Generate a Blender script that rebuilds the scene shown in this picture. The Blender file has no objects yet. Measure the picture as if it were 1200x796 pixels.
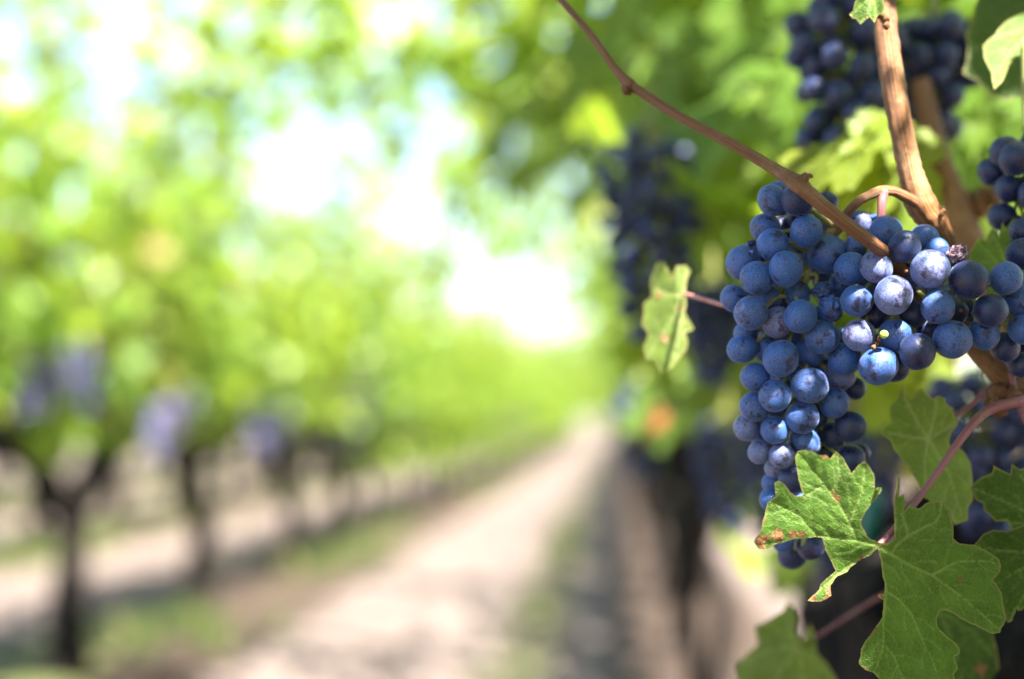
import bpy, math, random
import numpy as np
from mathutils import Vector, Matrix, Quaternion, noise
from mathutils.bvhtree import BVHTree
from mathutils.geometry import delaunay_2d_cdt

rng = np.random.default_rng(7)
random.seed(7)
sc = bpy.context.scene
COL = sc.collection

# ------------------------------------------------------------------ camera
CAM = np.array((0.0, 0.0, 1.05))
FPX = 1200 * 50.0 / 36.0                      # focal length in photo pixels
PITCH = math.atan(95 / FPX)
YAW = math.atan(120 / FPX)
cd = bpy.data.cameras.new('camera')
cam = bpy.data.objects.new('camera', cd)
COL.objects.link(cam)
cam.location = CAM
cam.rotation_euler = (math.pi / 2 + PITCH, 0, YAW)
cd.sensor_fit = 'HORIZONTAL'; cd.sensor_width = 36; cd.lens = 50
cd.clip_start = 0.02; cd.clip_end = 6000
cd.dof.use_dof = True
cd.dof.focus_distance = 0.540
cd.dof.aperture_fstop = 3.05
sc.camera = cam

# ------------------------------------------------------------------ light
SUN = np.array((0.26, -0.55, 0.79)); SUN /= np.linalg.norm(SUN)
wd = bpy.data.worlds.new('World'); sc.world = wd; wd.use_nodes = True
wn = wd.node_tree
bg = wn.nodes['Background']
sky = wn.nodes.new('ShaderNodeTexSky')
sky.sky_type = 'NISHITA'; sky.sun_disc = False
sky.sun_elevation = math.asin(SUN[2])
sky.sun_rotation = math.atan2(SUN[0], SUN[1])
sky.air_density = 1.0; sky.dust_density = 0.6; sky.ozone_density = 1.0
wn.links.new(sky.outputs[0], bg.inputs[0])
bg.inputs[1].default_value = 0.052
sl = bpy.data.lights.new('sun', 'SUN')
sl.energy = 5.0; sl.angle = math.radians(0.5); sl.color = (1.0, 0.955, 0.88)
so = bpy.data.objects.new('sun', sl); COL.objects.link(so)
so.rotation_mode = 'QUATERNION'
so.rotation_quaternion = Vector(SUN).to_track_quat('Z', 'Y')
so.location = (2, -2, 6)
vs = sc.view_settings
vs.view_transform = 'Standard'; vs.look = 'None'; vs.gamma = 1; vs.use_curve_mapping = False
vs.exposure = 3.3
sc.cycles.max_bounces = 10; sc.cycles.diffuse_bounces = 4; sc.cycles.transmission_bounces = 6
sc.cycles.sample_clamp_indirect = 6

# ------------------------------------------------------------------ helpers
cp, sp = math.cos(PITCH), math.sin(PITCH)
cy, sy = math.cos(YAW), math.sin(YAW)
FW = np.array((-sy * cp, cy * cp, sp)); RT = np.array((cy, sy, 0.0)); UP = np.cross(RT, FW)

def at(px, py, d):
    """world point whose depth along the lens axis is d and that the photo shows at px, py"""
    return CAM + d * (FW + (px - 600) / FPX * RT + (398 - py) / FPX * UP)

def proj(p):
    v = np.asarray(p) - CAM
    d = v @ FW
    return 600 + FPX * (v @ RT) / d, 398 - FPX * (v @ UP) / d, d

def tag(o, label=None, cat=None, group=None, kind=None):
    if label: o['label'] = label
    if cat: o['category'] = cat
    if group: o['group'] = group
    if kind: o['kind'] = kind
    return o

def empty(name, loc, label, cat, group=None, rz=0.0):
    o = bpy.data.objects.new(name, None); COL.objects.link(o)
    o.location = loc; o.rotation_euler = (0, 0, rz); o.empty_display_size = 0.05
    return tag(o, label, cat, group)

def mesh(name, V, F, mat, smooth=True, attrs=None):
    me = bpy.data.meshes.new(name)
    me.from_pydata([tuple(v) for v in np.asarray(V).tolist()], [], F if isinstance(F, list) else F.tolist())
    if mat: me.materials.append(mat)
    if smooth: me.polygons.foreach_set('use_smooth', [True] * len(me.polygons))
    for k, (typ, arr) in (attrs or {}).items():
        a = me.attributes.new(k, typ, 'POINT')
        a.data.foreach_set('value' if typ == 'FLOAT' else 'vector', np.asarray(arr, np.float32).ravel())
    me.update()
    return me

def link(name, me, parent=None, loc=None):
    o = bpy.data.objects.new(name, me); COL.objects.link(o)
    if parent is not None:
        o.parent = parent
    if loc is not None: o.location = loc
    return o

def local(parent_loc, V):
    return np.asarray(V) - np.asarray(parent_loc)

def catmull(pts, n):
    P = np.asarray(pts, float)
    P = np.vstack([2 * P[0] - P[1], P, 2 * P[-1] - P[-2]])
    out = []
    for i in range(1, len(P) - 2):
        for t in np.linspace(0, 1, n, endpoint=False):
            a, b, c, d = P[i - 1], P[i], P[i + 1], P[i + 2]
            out.append(.5 * (2 * b + (c - a) * t + (2 * a - 5 * b + 4 * c - d) * t ** 2 + (3 * b - a - 3 * c + d) * t ** 3))
    out.append(P[-2])
    return np.array(out)

class MB:
    """collects tubes / blobs into one mesh"""
    def __init__(s): s.V = []; s.F = []; s.A = []; s.n = 0
    def add(s, V, F, A=None):
        s.V.append(np.asarray(V, float)); s.F += [[i + s.n for i in f] for f in F]
        s.A.append(np.zeros((len(V), 3)) if A is None else np.asarray(A)); s.n += len(V)
    def tube(s, pts, rad, n=6, seg=12, ridge=0.0, rough=0.0, seed=0):
        pts = np.asarray(pts, float)
        R = np.interp(np.linspace(0, 1, (len(pts) - 1) * n + 1), np.linspace(0, 1, len(pts)), rad) if not np.isscalar(rad) else None
        P = catmull(pts, n)
        if R is None: R = np.full(len(P), rad)
        T = np.gradient(P, axis=0); T /= np.linalg.norm(T, axis=1)[:, None] + 1e-12
        u = np.cross(T[0], (0.13, 0.31, 0.94)); u /= np.linalg.norm(u)
        V, A, L = [], [], 0.0
        for i, (p, t, r) in enumerate(zip(P, T, R)):
            u = u - t * (u @ t); u /= np.linalg.norm(u); w = np.cross(t, u)
            if i: L += np.linalg.norm(P[i] - P[i - 1])
            for k in range(seg):
                a = 2 * math.pi * k / seg
                rr = r
                if ridge: rr *= 1 + ridge * (math.sin(a * 5 + seed) * .6 + math.sin(a * 9 + 2 * seed + L * 6) * .5)
                if rough:
                    q = p + (u * math.cos(a) + w * math.sin(a)) * r
                    rr *= 1 + rough * noise.noise(Vector(q * (0.8 / r))) + .5 * rough * noise.noise(Vector(q * (2.3 / r)))
                V.append(p + (u * math.cos(a) + w * math.sin(a)) * rr)
                A.append((math.cos(a), math.sin(a), L))
        F = []
        for i in range(len(P) - 1):
            for k in range(seg):
                k2 = (k + 1) % seg
                F.append([i * seg + k, i * seg + k2, (i + 1) * seg + k2, (i + 1) * seg + k])
        F.append(list(range(seg))[::-1]); F.append([(len(P) - 1) * seg + k for k in range(seg)])
        s.add(V, F, A)
        return s
    def blob(s, c, r, nz=.25, seed=0, sc_=(1, 1, 1), lat=9, lon=14):
        V, F = sphere(lat, lon)
        V = np.array([v * (1 + nz * noise.noise(Vector(v * 2.1 + seed)) + .6 * nz * noise.noise(Vector(v * 5 + seed))) for v in V])
        s.add(V * np.array(sc_) * r + np.asarray(c), F, np.column_stack([V[:, 0], V[:, 1], V[:, 2] * r]))
        return s
    def build(s, name, mat, parent=None, origin=(0, 0, 0)):
        V = np.vstack(s.V) - np.asarray(origin)
        me = mesh(name, V, s.F, mat, True, {'luv': ('FLOAT_VECTOR', np.vstack(s.A))})
        return link(name, me, parent)

def sphere(lat=14, lon=22):
    V = [(0, 0, 1)]
    for i in range(1, lat):
        t = math.pi * i / lat
        for k in range(lon):
            a = 2 * math.pi * k / lon
            V.append((math.sin(t) * math.cos(a), math.sin(t) * math.sin(a), math.cos(t)))
    V.append((0, 0, -1))
    F = []
    for k in range(lon):
        F.append([0, 1 + k, 1 + (k + 1) % lon])
    for i in range(lat - 2):
        b = 1 + i * lon
        for k in range(lon):
            k2 = (k + 1) % lon
            F.append([b + k, b + lon + k, b + lon + k2, b + k2])
    b = 1 + (lat - 2) * lon; e = len(V) - 1
    for k in range(lon):
        F.append([b + k, e, b + (k + 1) % lon])
    return np.array(V), F

# ------------------------------------------------------------------ materials
class NT:
    def __init__(s, name):
        s.m = bpy.data.materials.new(name); s.m.use_nodes = True
        s.t = s.m.node_tree; s.t.nodes.clear()
        s.out = s.n('OutputMaterial')
    def n(s, typ, **kw):
        nd = s.t.nodes.new('ShaderNode' + typ)
        for k, v in kw.items(): setattr(nd, k, v)
        return nd
    def l(s, a, b): s.t.links.new(a, b)
    def val(s, sock, v):
        if hasattr(v, 'is_linked') or isinstance(v, bpy.types.NodeSocket): s.l(v, sock)
        else: sock.default_value = v
    def math(s, op, a, b=0.0, c=None, clamp=False):
        nd = s.n('Math', operation=op, use_clamp=clamp)
        s.val(nd.inputs[0], a); s.val(nd.inputs[1], b)
        if c is not None: s.val(nd.inputs[2], c)
        return nd.outputs[0]
    def mix(s, f, a, b, blend='MIX'):
        nd = s.n('Mix', data_type='RGBA', blend_type=blend)
        s.val(nd.inputs[0], f)
        s.val(nd.inputs[6], a if not isinstance(a, tuple) else (*a, 1)); s.val(nd.inputs[7], b if not isinstance(b, tuple) else (*b, 1))
        return nd.outputs[2]
    def noise(s, scale, vec=None, detail=4, rough=.55, dist=0.0):
        nd = s.n('TexNoise'); nd.inputs['Scale'].default_value = scale
        nd.inputs['Detail'].default_value = detail; nd.inputs['Roughness'].default_value = rough
        nd.inputs['Distortion'].default_value = dist
        if vec is not None: s.l(vec, nd.inputs['Vector'])
        return nd.outputs[0]
    def step(s, x, a, b):
        nd = s.n('MapRange', interpolation_type='SMOOTHSTEP')
        s.val(nd.inputs[0], x); nd.inputs[1].default_value = a; nd.inputs[2].default_value = b
        return nd.outputs[0]
    def ramp(s, f, stops):
        nd = s.n('ValToRGB'); cr = nd.color_ramp
        while len(cr.elements) < len(stops): cr.elements.new(.5)
        for e, (p, c) in zip(cr.elements, stops): e.position = p; e.color = (*c, 1)
        s.l(f, nd.inputs[0]); return nd.outputs[0]
    def attr(s, name, out='Fac'):
        nd = s.n('Attribute', attribute_name=name); return nd.outputs[out]
    def bump(s, h, strength, dist, nrm=None):
        nd = s.n('Bump'); nd.inputs['Strength'].default_value = strength; nd.inputs['Distance'].default_value = dist
        s.l(h, nd.inputs['Height'])
        if nrm is not None: s.l(nrm, nd.inputs['Normal'])
        return nd.outputs[0]
    def principled(s, color, rough=.5, spec=.5, normal=None, **kw):
        nd = s.n('BsdfPrincipled')
        s.val(nd.inputs['Base Color'], color if not isinstance(color, tuple) else (*color, 1))
        s.val(nd.inputs['Roughness'], rough); s.val(nd.inputs['Specular IOR Level'], spec)
        if normal is not None: s.l(normal, nd.inputs['Normal'])
        for k, v in kw.items(): s.val(nd.inputs[k.replace('_', ' ')], v)
        return nd.outputs[0]
    def done(s, sh): s.l(sh, s.out.inputs[0]); return s.m

def leaf_shader(t, color, trans, nrm, fac=.45, rough=.42, spec=.4):
    p = t.principled(color, rough, spec, nrm)
    tr = t.n('BsdfTranslucent'); t.val(tr.inputs[0], trans)
    if nrm is not None: t.l(nrm, tr.inputs['Normal'])
    mx = t.n('MixShader'); mx.inputs[0].default_value = fac
    t.l(p, mx.inputs[1]); t.l(tr.outputs[0], mx.inputs[2])
    return t.done(mx.outputs[0])

def mat_foliage(name, ramp, veins=True, fac=.45, gl=.5):
    t = NT(name)
    var = t.attr('var'); luv = t.attr('luv', 'Vector')
    nz = t.noise(26, None, 3)
    geo = t.n('NewGeometry')
    nz2 = t.noise(9, geo.outputs['Position'], 2)
    v2 = t.math('ADD', var, t.math('MULTIPLY', t.math('SUBTRACT', nz2, .5), .35), clamp=True)
    col = t.ramp(v2, ramp)
    nrm = None
    if veins:
        sep = t.n('SeparateXYZ'); t.l(luv, sep.inputs[0])
        ax = t.math('ABSOLUTE', sep.outputs[0]); y = sep.outputs[1]
        ds = []
        for a in (0, 52, 108):
            ca, sa = math.cos(math.radians(a)), math.sin(math.radians(a))
            ds.append(t.math('ABSOLUTE', t.math('SUBTRACT', t.math('MULTIPLY', ax, ca), t.math('MULTIPLY', y, sa))))
        dm = t.math('MINIMUM', t.math('MINIMUM', ds[0], ds[1]), ds[2])
        vein = t.math('SUBTRACT', 1.0, t.step(dm, .008, .035))
        vo = t.n('TexVoronoi', feature='DISTANCE_TO_EDGE'); vo.inputs['Scale'].default_value = 9
        t.l(luv, vo.inputs['Vector'])
        fine = t.math('SUBTRACT', 1.0, t.step(vo.outputs['Distance'], .0, .09))
        col = t.mix(t.math('MULTIPLY', vein, .55), col, (.20, .26, .07))
        col = t.mix(t.math('MULTIPLY', fine, .22), col, (.14, .20, .05))
        h = t.math('SUBTRACT', t.math('MULTIPLY', dm, .6), t.math('MULTIPLY', fine, .12))
        nrm = t.bump(h, .5, .01)
    col = t.mix(t.math('MULTIPLY', geo.outputs['Backfacing'], .25), col, (.10, .16, .05))
    trans = t.mix(.5, t.mix(1.0, col, (2.8, 2.5, 1.2), 'MULTIPLY'), (.33, .42, .025))
    return leaf_shader(t, col, trans, nrm, fac, .45, gl)

R_GREEN = [(0.0, (.028, .076, .006)), (.45, (.068, .135, .008)), (.8, (.14, .195, .008)), (.93, (.17, .19, .012)), (1.0, (.18, .10, .03))]
M_NEAR = mat_foliage('near_leaf', R_GREEN, True, .55, .22)
M_FOL = mat_foliage('row_foliage', [(0.0, (.045, .10, .008)), (.4, (.095, .17, .014)), (.75, (.15, .22, .025)), (.92, (.22, .24, .05)), (1.0, (.23, .15, .05))], False, .5)

def mat_hero(name, dark=1.0, hue=(.060, .135, .012), pale=(.20, .28, .07)):
    """leaf blade with traced veins; attributes: vein, edge, burn and luv (centimetres)"""
    t = NT(name)
    luv = t.attr('luv', 'Vector'); vein = t.attr('vein'); edge = t.attr('edge'); burn = t.attr('burn')
    n1 = t.noise(1.3, luv, 4); n2 = t.noise(9, luv, 3); n3 = t.noise(5, luv, 5, .65)
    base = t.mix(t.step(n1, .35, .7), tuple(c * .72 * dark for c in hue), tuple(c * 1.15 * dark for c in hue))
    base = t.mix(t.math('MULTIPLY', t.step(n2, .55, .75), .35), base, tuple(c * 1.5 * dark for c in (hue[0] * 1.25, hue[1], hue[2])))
    vo = t.n('TexVoronoi', feature='DISTANCE_TO_EDGE'); vo.inputs['Scale'].default_value = 4.2
    wv = t.n('VectorMath', operation='ADD'); t.l(luv, wv.inputs[0])
    sclv = t.n('VectorMath', operation='SCALE'); nc = t.n('TexNoise'); nc.inputs['Scale'].default_value = 3
    t.l(luv, nc.inputs['Vector']); t.l(nc.outputs['Color'], sclv.inputs[0]); sclv.inputs['Scale'].default_value = .35
    t.l(sclv.outputs[0], wv.inputs[1]); t.l(wv.outputs[0], vo.inputs['Vector'])
    fine = t.math('SUBTRACT', 1.0, t.step(vo.outputs['Distance'], .0, .11))
    vo2 = t.n('TexVoronoi', feature='DISTANCE_TO_EDGE'); vo2.inputs['Scale'].default_value = 13
    t.l(wv.outputs[0], vo2.inputs['Vector'])
    fine2 = t.math('SUBTRACT', 1.0, t.step(vo2.outputs['Distance'], .0, .12))
    col = t.mix(t.math('MULTIPLY', fine, .42), base, tuple(c * .62 for c in pale))
    col = t.mix(t.math('MULTIPLY', fine2, .16), col, tuple(c * .6 for c in pale))
    col = t.mix(t.math('MULTIPLY', vein, .85), col, pale)
    col = t.mix(t.math('MULTIPLY', edge, .65), col, (.30, .24, .09))
    spot = t.step(n3, .69, .74)
    col = t.mix(t.math('MULTIPLY', spot, .3), col, (.14, .11, .03))
    bm = t.step(t.math('ADD', burn, t.math('MULTIPLY', t.math('MULTIPLY', t.math('SUBTRACT', n3, .5), 2.2), t.step(burn, 0, .35))), .45, .62)
    bcol = t.ramp(n2, [(.3, (.17, .075, .03)), (.52, (.34, .16, .06)), (.68, (.46, .28, .17))])
    col = t.mix(bm, col, bcol)
    geo = t.n('NewGeometry')
    h = t.math('SUBTRACT', t.math('MULTIPLY', n2, .18), t.math('ADD', t.math('MULTIPLY', fine, .55), t.math('MULTIPLY', fine2, .2)))
    nrm = t.bump(t.math('SUBTRACT', h, t.math('MULTIPLY', vein, -.5)), .45, .0009)
    trans = t.mix(bm, t.mix(.5, t.mix(1.0, col, (2.4, 2.2, 1.2), 'MULTIPLY'), (.24 * dark, .33 * dark, .04 * dark)), (.12, .04, .015))
    return leaf_shader(t, col, trans, nrm, .42, t.math('ADD', .42, t.math('MULTIPLY', n2, .25)), .35)

M_HERO = mat_hero('green_leaf_blade', 1.0)
M_HERO_D = mat_hero('shaded_leaf_blade', .55, (.055, .125, .012), (.13, .20, .05))  # darkened copy of the leaf green: deep shade put into the colour
M_HERO_P = mat_hero('pale_leaf_blade', 1.1, (.10, .155, .018), (.24, .27, .10))

def mat_grape(name, bloom_a, bloom_b, amount=1.0):
    t = NT(name)
    tc = t.n('TexCoord'); oi = t.n('ObjectInfo')
    off = t.n('VectorMath', operation='SCALE'); cx = t.n('CombineXYZ')
    t.l(oi.outputs['Random'], cx.inputs[0]); t.l(t.math('MULTIPLY', oi.outputs['Random'], 7.3), cx.inputs[1]); t.l(t.math('MULTIPLY', oi.outputs['Random'], 3.1), cx.inputs[2])
    t.l(cx.outputs[0], off.inputs[0]); off.inputs['Scale'].default_value = 11
    v = t.n('VectorMath', operation='ADD'); t.l(tc.outputs['Object'], v.inputs[0]); t.l(off.outputs[0], v.inputs[1])
    V = v.outputs[0]
    big = t.noise(1.1, V, 2, .5, .6); mid = t.noise(3.2, V, 5, .62, .3); fine = t.noise(15, V, 3, .6); grit = t.noise(42, V, 2, .6)
    # dots where the bloom is missing
    vo = t.n('TexVoronoi'); vo.inputs['Scale'].default_value = 9.5; t.l(V, vo.inputs['Vector'])
    rim = t.math('MULTIPLY', t.math('ADD', fine, mid), .5)
    dots = t.math('MULTIPLY', t.math('SUBTRACT', 1.0, t.step(vo.outputs['Distance'], .12, .34)), t.step(mid, .42, .55))
    specks = t.step(fine, .515, .575)
    rub = t.step(t.math('ADD', big, t.math('MULTIPLY', t.math('SUBTRACT', mid, .5), .6)), .57, .67)
    scratch = t.step(mid, .62, .68)
    bare = t.math('MAXIMUM', t.math('MAXIMUM', t.math('MULTIPLY', dots, .9), t.math('MULTIPLY', specks, .75)), t.math('MAXIMUM', t.math('MULTIPLY', rub, .8), t.math('MULTIPLY', scratch, .75)))
    bloom = t.math('MULTIPLY', t.math('SUBTRACT', 1.0, bare), t.math('ADD', .72 * amount, t.math('MULTIPLY', grit, .45 * amount)), clamp=True)
    rv = t.math('MULTIPLY', t.math('FRACT', t.math('MULTIPLY', oi.outputs['Random'], 17.7)), .45)
    bcol = t.mix(t.math('ADD', rv, t.math('MULTIPLY', t.step(big, .35, .65), .5), clamp=True), bloom_a, bloom_b)
    skin = t.mix(t.step(mid, .4, .65), (.010, .010, .030), (.022, .010, .028))
    col = t.mix(bloom, skin, bcol)
    rough = t.math('ADD', .20, t.math('MULTIPLY', bloom, .38 * amount))
    nrm = t.bump(t.math('ADD', t.math('MULTIPLY', grit, .3), bloom), .18, .02)
    return t.done(t.principled(col, rough, .42, nrm, Sheen_Weight=.25, Sheen_Roughness=.35, Sheen_Tint=(.55, .68, 1, 1)))

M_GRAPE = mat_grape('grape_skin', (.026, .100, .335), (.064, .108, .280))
M_GRAPE_D = mat_grape('dark_grape_skin', (.006, .026, .105), (.013, .025, .085), .8)  # little bloom; for the bunches behind, their shade is put into the colour
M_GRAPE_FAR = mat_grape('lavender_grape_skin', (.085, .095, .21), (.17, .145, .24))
M_GRAPE_L = mat_grape('dusty_grape_skin', (.095, .145, .34), (.19, .18, .32))
t = NT('raisin_skin'); g = t.n('TexCoord'); n_ = t.noise(3, g.outputs['Object'], 5)
M_RAISIN = t.done(t.principled(t.mix(t.step(n_, .4, .6), (.10, .045, .075), (.48, .35, .40)), .6, .3, t.bump(n_, .6, .15)))
t = NT('green_berry_skin'); M_UNRIPE = t.done(t.principled((.32, .40, .06), .3, .5, None, Subsurface_Weight=.3, Subsurface_Radius=(.004, .003, .001), Subsurface_Scale=.4))

def mat_wood(name, a, b, c, streak=5.0, rough=.6, bumpd=.0012, spec=.35):
    t = NT(name); luv = t.attr('luv', 'Vector')
    mp = t.n('Mapping'); mp.inputs['Scale'].default_value = (streak, streak, streak * 5); t.l(luv, mp.inputs['Vector'])
    g = t.n('NewGeometry')
    s1 = t.noise(1.6, mp.outputs[0], 5, .65); s2 = t.noise(60, g.outputs['Position'], 4); s3 = t.noise(420, g.outputs['Position'], 3)
    col = t.mix(t.step(s1, .35, .68), a, b)
    col = t.mix(t.math('MULTIPLY', t.step(s2, .5, .7), .6), col, c)
    col = t.mix(t.math('MULTIPLY', t.step(s3, .62, .7), .5), col, tuple(x * .35 for x in a))
    return t.done(t.principled(col, rough, spec, t.bump(t.math('ADD', s1, t.math('MULTIPLY', s3, .3)), .6, bumpd)))
M_CANE = mat_wood('cane_bark', (.105, .040, .014), (.235, .105, .036), (.32, .19, .095), 3.4, .52, .002)
M_CANE_P = mat_wood('purple_stem', (.17, .05, .07), (.26, .10, .09), (.20, .13, .07), 1.5, .42, .0004)
M_CANE_PK = mat_wood('pink_stem', (.36, .12, .13), (.44, .19, .17), (.36, .24, .14), 1.5, .42, .0004)
M_STEM = mat_wood('green_stem', (.16, .17, .045), (.25, .26, .08), (.26, .15, .07), 1.5, .5, .0004)
M_BARK = mat_wood('old_bark', (.006, .0045, .004), (.012, .009, .007), (.022, .017, .014), 2.2, .9, .01, .12)  # nearly black: shade under the canopy is put into the bark colour
M_SHOOT = mat_wood('shoot_bark', (.17, .09, .045), (.23, .15, .06), (.22, .20, .07), 2.0, .6, .001)
t = NT('tie_plastic'); n_ = t.noise(30, None, 3)
M_TIE = t.done(t.principled(t.mix(n_, (.006, .09, .065), (.01, .13, .095)), .45, .4))

# ------------------------------------------------------------------ ground
ROWS = {'near': 0.24, 'across': -2.25, 'second': -4.7, 'third': -7.15, 'fourth': -9.6, 'right': 2.7}
def ground_h(x, y):
    h = 0.02 * noise.noise(Vector((x * .7, y * .5, 0))) + .012 * noise.noise(Vector((x * 3, y * 2.2, 4)))
    for rx in ROWS.values():
        h += .015 * math.exp(-((x - rx) / .33) ** 2)
    return h
t = NT('vineyard_soil')
g = t.n('NewGeometry'); sep = t.n('SeparateXYZ'); t.l(g.outputs['Position'], sep.inputs[0])
mp = t.n('Mapping'); mp.inputs['Scale'].default_value = (1, .35, 1); t.l(g.outputs['Position'], mp.inputs['Vector'])
n1 = t.noise(.9, mp.outputs[0], 5); n2 = t.noise(7, g.outputs['Position'], 5, .6); n3 = t.noise(38, g.outputs['Position'], 4, .6)
soil = t.mix(t.step(n2, .3, .7), (.098, .074, .064), (.152, .120, .105))
soil = t.mix(t.math('MULTIPLY', t.step(n3, .55, .7), .5), soil, (.205, .168, .148))
soil = t.mix(t.math('MULTIPLY', t.step(n3, .25, .42), -1), soil, (.075, .054, .042))
# strips of weeds: beside each row west of the path, period 2.45 m
u = t.math('FRACT', t.math('DIVIDE', t.math('ADD', sep.outputs[0], 2.25 + 24.5 + .75), 2.45))
strip = t.math('MULTIPLY', t.step(u, .02, .12), t.math('SUBTRACT', 1.0, t.step(u, .50, .62)))
west = t.math('SUBTRACT', 1.0, t.step(sep.outputs[0], -2.0, -1.85))
weed = t.math('MULTIPLY', t.math('MULTIPLY', strip, west), t.step(n1, .47, .60))
mid = t.math('MULTIPLY', t.math('SUBTRACT', 1.0, t.step(t.math('ABSOLUTE', t.math('ADD', sep.outputs[0], .42)), .07, .22)), t.step(n1, .38, .52))
weedcol = t.mix(n2, (.05, .075, .018), (.115, .115, .045))
ur = t.math('ABSOLUTE', t.math('SUBTRACT', t.math('FRACT', t.math('DIVIDE', t.math('ADD', sep.outputs[0], 2.05 + 24.5 + 1.225), 2.45)), .5))
foot = t.math('SUBTRACT', 1.0, t.step(t.math('ADD', ur, t.math('MULTIPLY', t.math('SUBTRACT', n2, .5), .22)), .13, .21))
litter = t.mix(t.step(n3, .4, .6), (.026, .017, .012), (.060, .042, .030))
soil = t.mix(t.math('MULTIPLY', t.math('MULTIPLY', foot, t.step(n1, .25, .42)), .95), soil, litter)
soil = t.mix(t.math('MULTIPLY', t.math('MAXIMUM', weed, t.math('MULTIPLY', mid, .8)), .8), soil, weedcol)
M_SOIL = t.done(t.principled(soil, .95, .1, t.bump(t.math('ADD', n2, n3), .7, .05)))

def grid_axis(dense, far):
    return np.array(sorted(set(list(dense) + list(far))))
gx = grid_axis(np.arange(-12, 4.01, .16), [-3000, -1200, -500, -200, -90, -45, -25, -17, 7, 12, 25, 60, 200, 600, 1500, 3000])
gy = grid_axis(np.arange(-3, 24, .3), [-1500, -400, -100, -30, -10, 28, 34, 42, 52, 66, 85, 120, 200, 400, 900, 2000, 4000])
V = [(x, y, ground_h(x, y) if (-14 < x < 5 and y < 90) else 0.0) for y in gy for x in gx]
nx = len(gx)
F = [[j * nx + i, j * nx + i + 1, (j + 1) * nx + i + 1, (j + 1) * nx + i] for j in range(len(gy) - 1) for i in range(nx - 1)]
tag(link('ground', mesh('ground', V, F, M_SOIL)), kind='structure')

# ------------------------------------------------------------------ generic vine leaves
def leaf_outline(n, teeth=True, seed=0):
    r = np.random.default_rng(seed)
    ang = [0, 13, 27, 40, 55, 70, 86, 100, 116, 136, 155, 170, 179]
    rad = [1.0, .80, .56, .78, .93, .74, .52, .66, .74, .64, .55, .36, .10]
    th = np.linspace(-179, 179, n)
    j = 1 + .08 * r.standard_normal(13); k = 1 + .08 * r.standard_normal(13)
    rr = np.where(th < 0, np.interp(np.abs(th), ang, np.array(rad) * j), np.interp(np.abs(th), ang, np.array(rad) * k))
    if teeth:
        ph = (np.abs(th) / 9.0) % 1
        rr *= 1 + .13 * (ph - .5) * (np.abs(th) < 165)
    a = np.radians(th)
    return np.column_stack([rr * np.sin(a), rr * np.cos(a)])

def leaf_template(n, rings, teeth, seed, cup=.18, wave=.05):
    o = leaf_outline(n, teeth, seed); r = np.random.default_rng(seed + 50)
    V = [(0, 0)]; F = []
    fr = np.linspace(0, 1, rings + 1)[1:]
    for f in fr: V += [tuple(p * f) for p in o]
    for k in range(n - 1): F.append([0, 1 + k + 1, 1 + k])
    for q in range(rings - 1):
        b = 1 + q * n
        for k in range(n - 1): F.append([b + k, b + k + 1, b + n + k + 1, b + n + k][::-1])
    V = np.array(V)
    d = np.hypot(V[:, 0], V[:, 1]); a = np.arctan2(V[:, 0], V[:, 1])
    fold = r.uniform(.1, .35)
    z = -cup * d ** 2 + fold * np.abs(V[:, 0]) * .6 + wave * d * np.sin(a * 5 + r.uniform(0, 6)) - .25 * np.clip(V[:, 1] - .3, 0, 1) ** 2
    return np.column_stack([V, z]), F

T_HI = [leaf_template(61, 3, True, s) for s in range(5)]
T_LO = [leaf_template(15, 1, False, s, .2, .09) for s in range(5)]

def leaves_mesh(name, L, temps, mat, skip=False):
    """L rows: x y z | normal | tip dir | size | var   (size = length from stalk to tip, metres)"""
    Vs, Fs, va, lu, n = [], [], [], [], 0
    for i, r in enumerate(L):
        if skip and r[9] < 1e-5: continue
        tv, tf = temps[i % len(temps)]
        nrm = r[3:6] / (np.linalg.norm(r[3:6]) + 1e-9)
        tip = r[6:9] - nrm * (r[6:9] @ nrm); tip /= np.linalg.norm(tip) + 1e-9
        sd = np.cross(tip, nrm)
        M = np.vstack([sd, tip, nrm])
        Vs.append((tv * r[9]) @ M + r[:3]); Fs += [[q + n for q in f] for f in tf]
        va.append(np.full(len(tv), r[10])); lu.append(np.column_stack([tv[:, :2], np.full(len(tv), i * 3.7)])); n += len(tv)
    return mesh(name, np.vstack(Vs), Fs, mat, True, {'var': ('FLOAT', np.concatenate(va)), 'luv': ('FLOAT_VECTOR', np.vstack(lu))})

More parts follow.
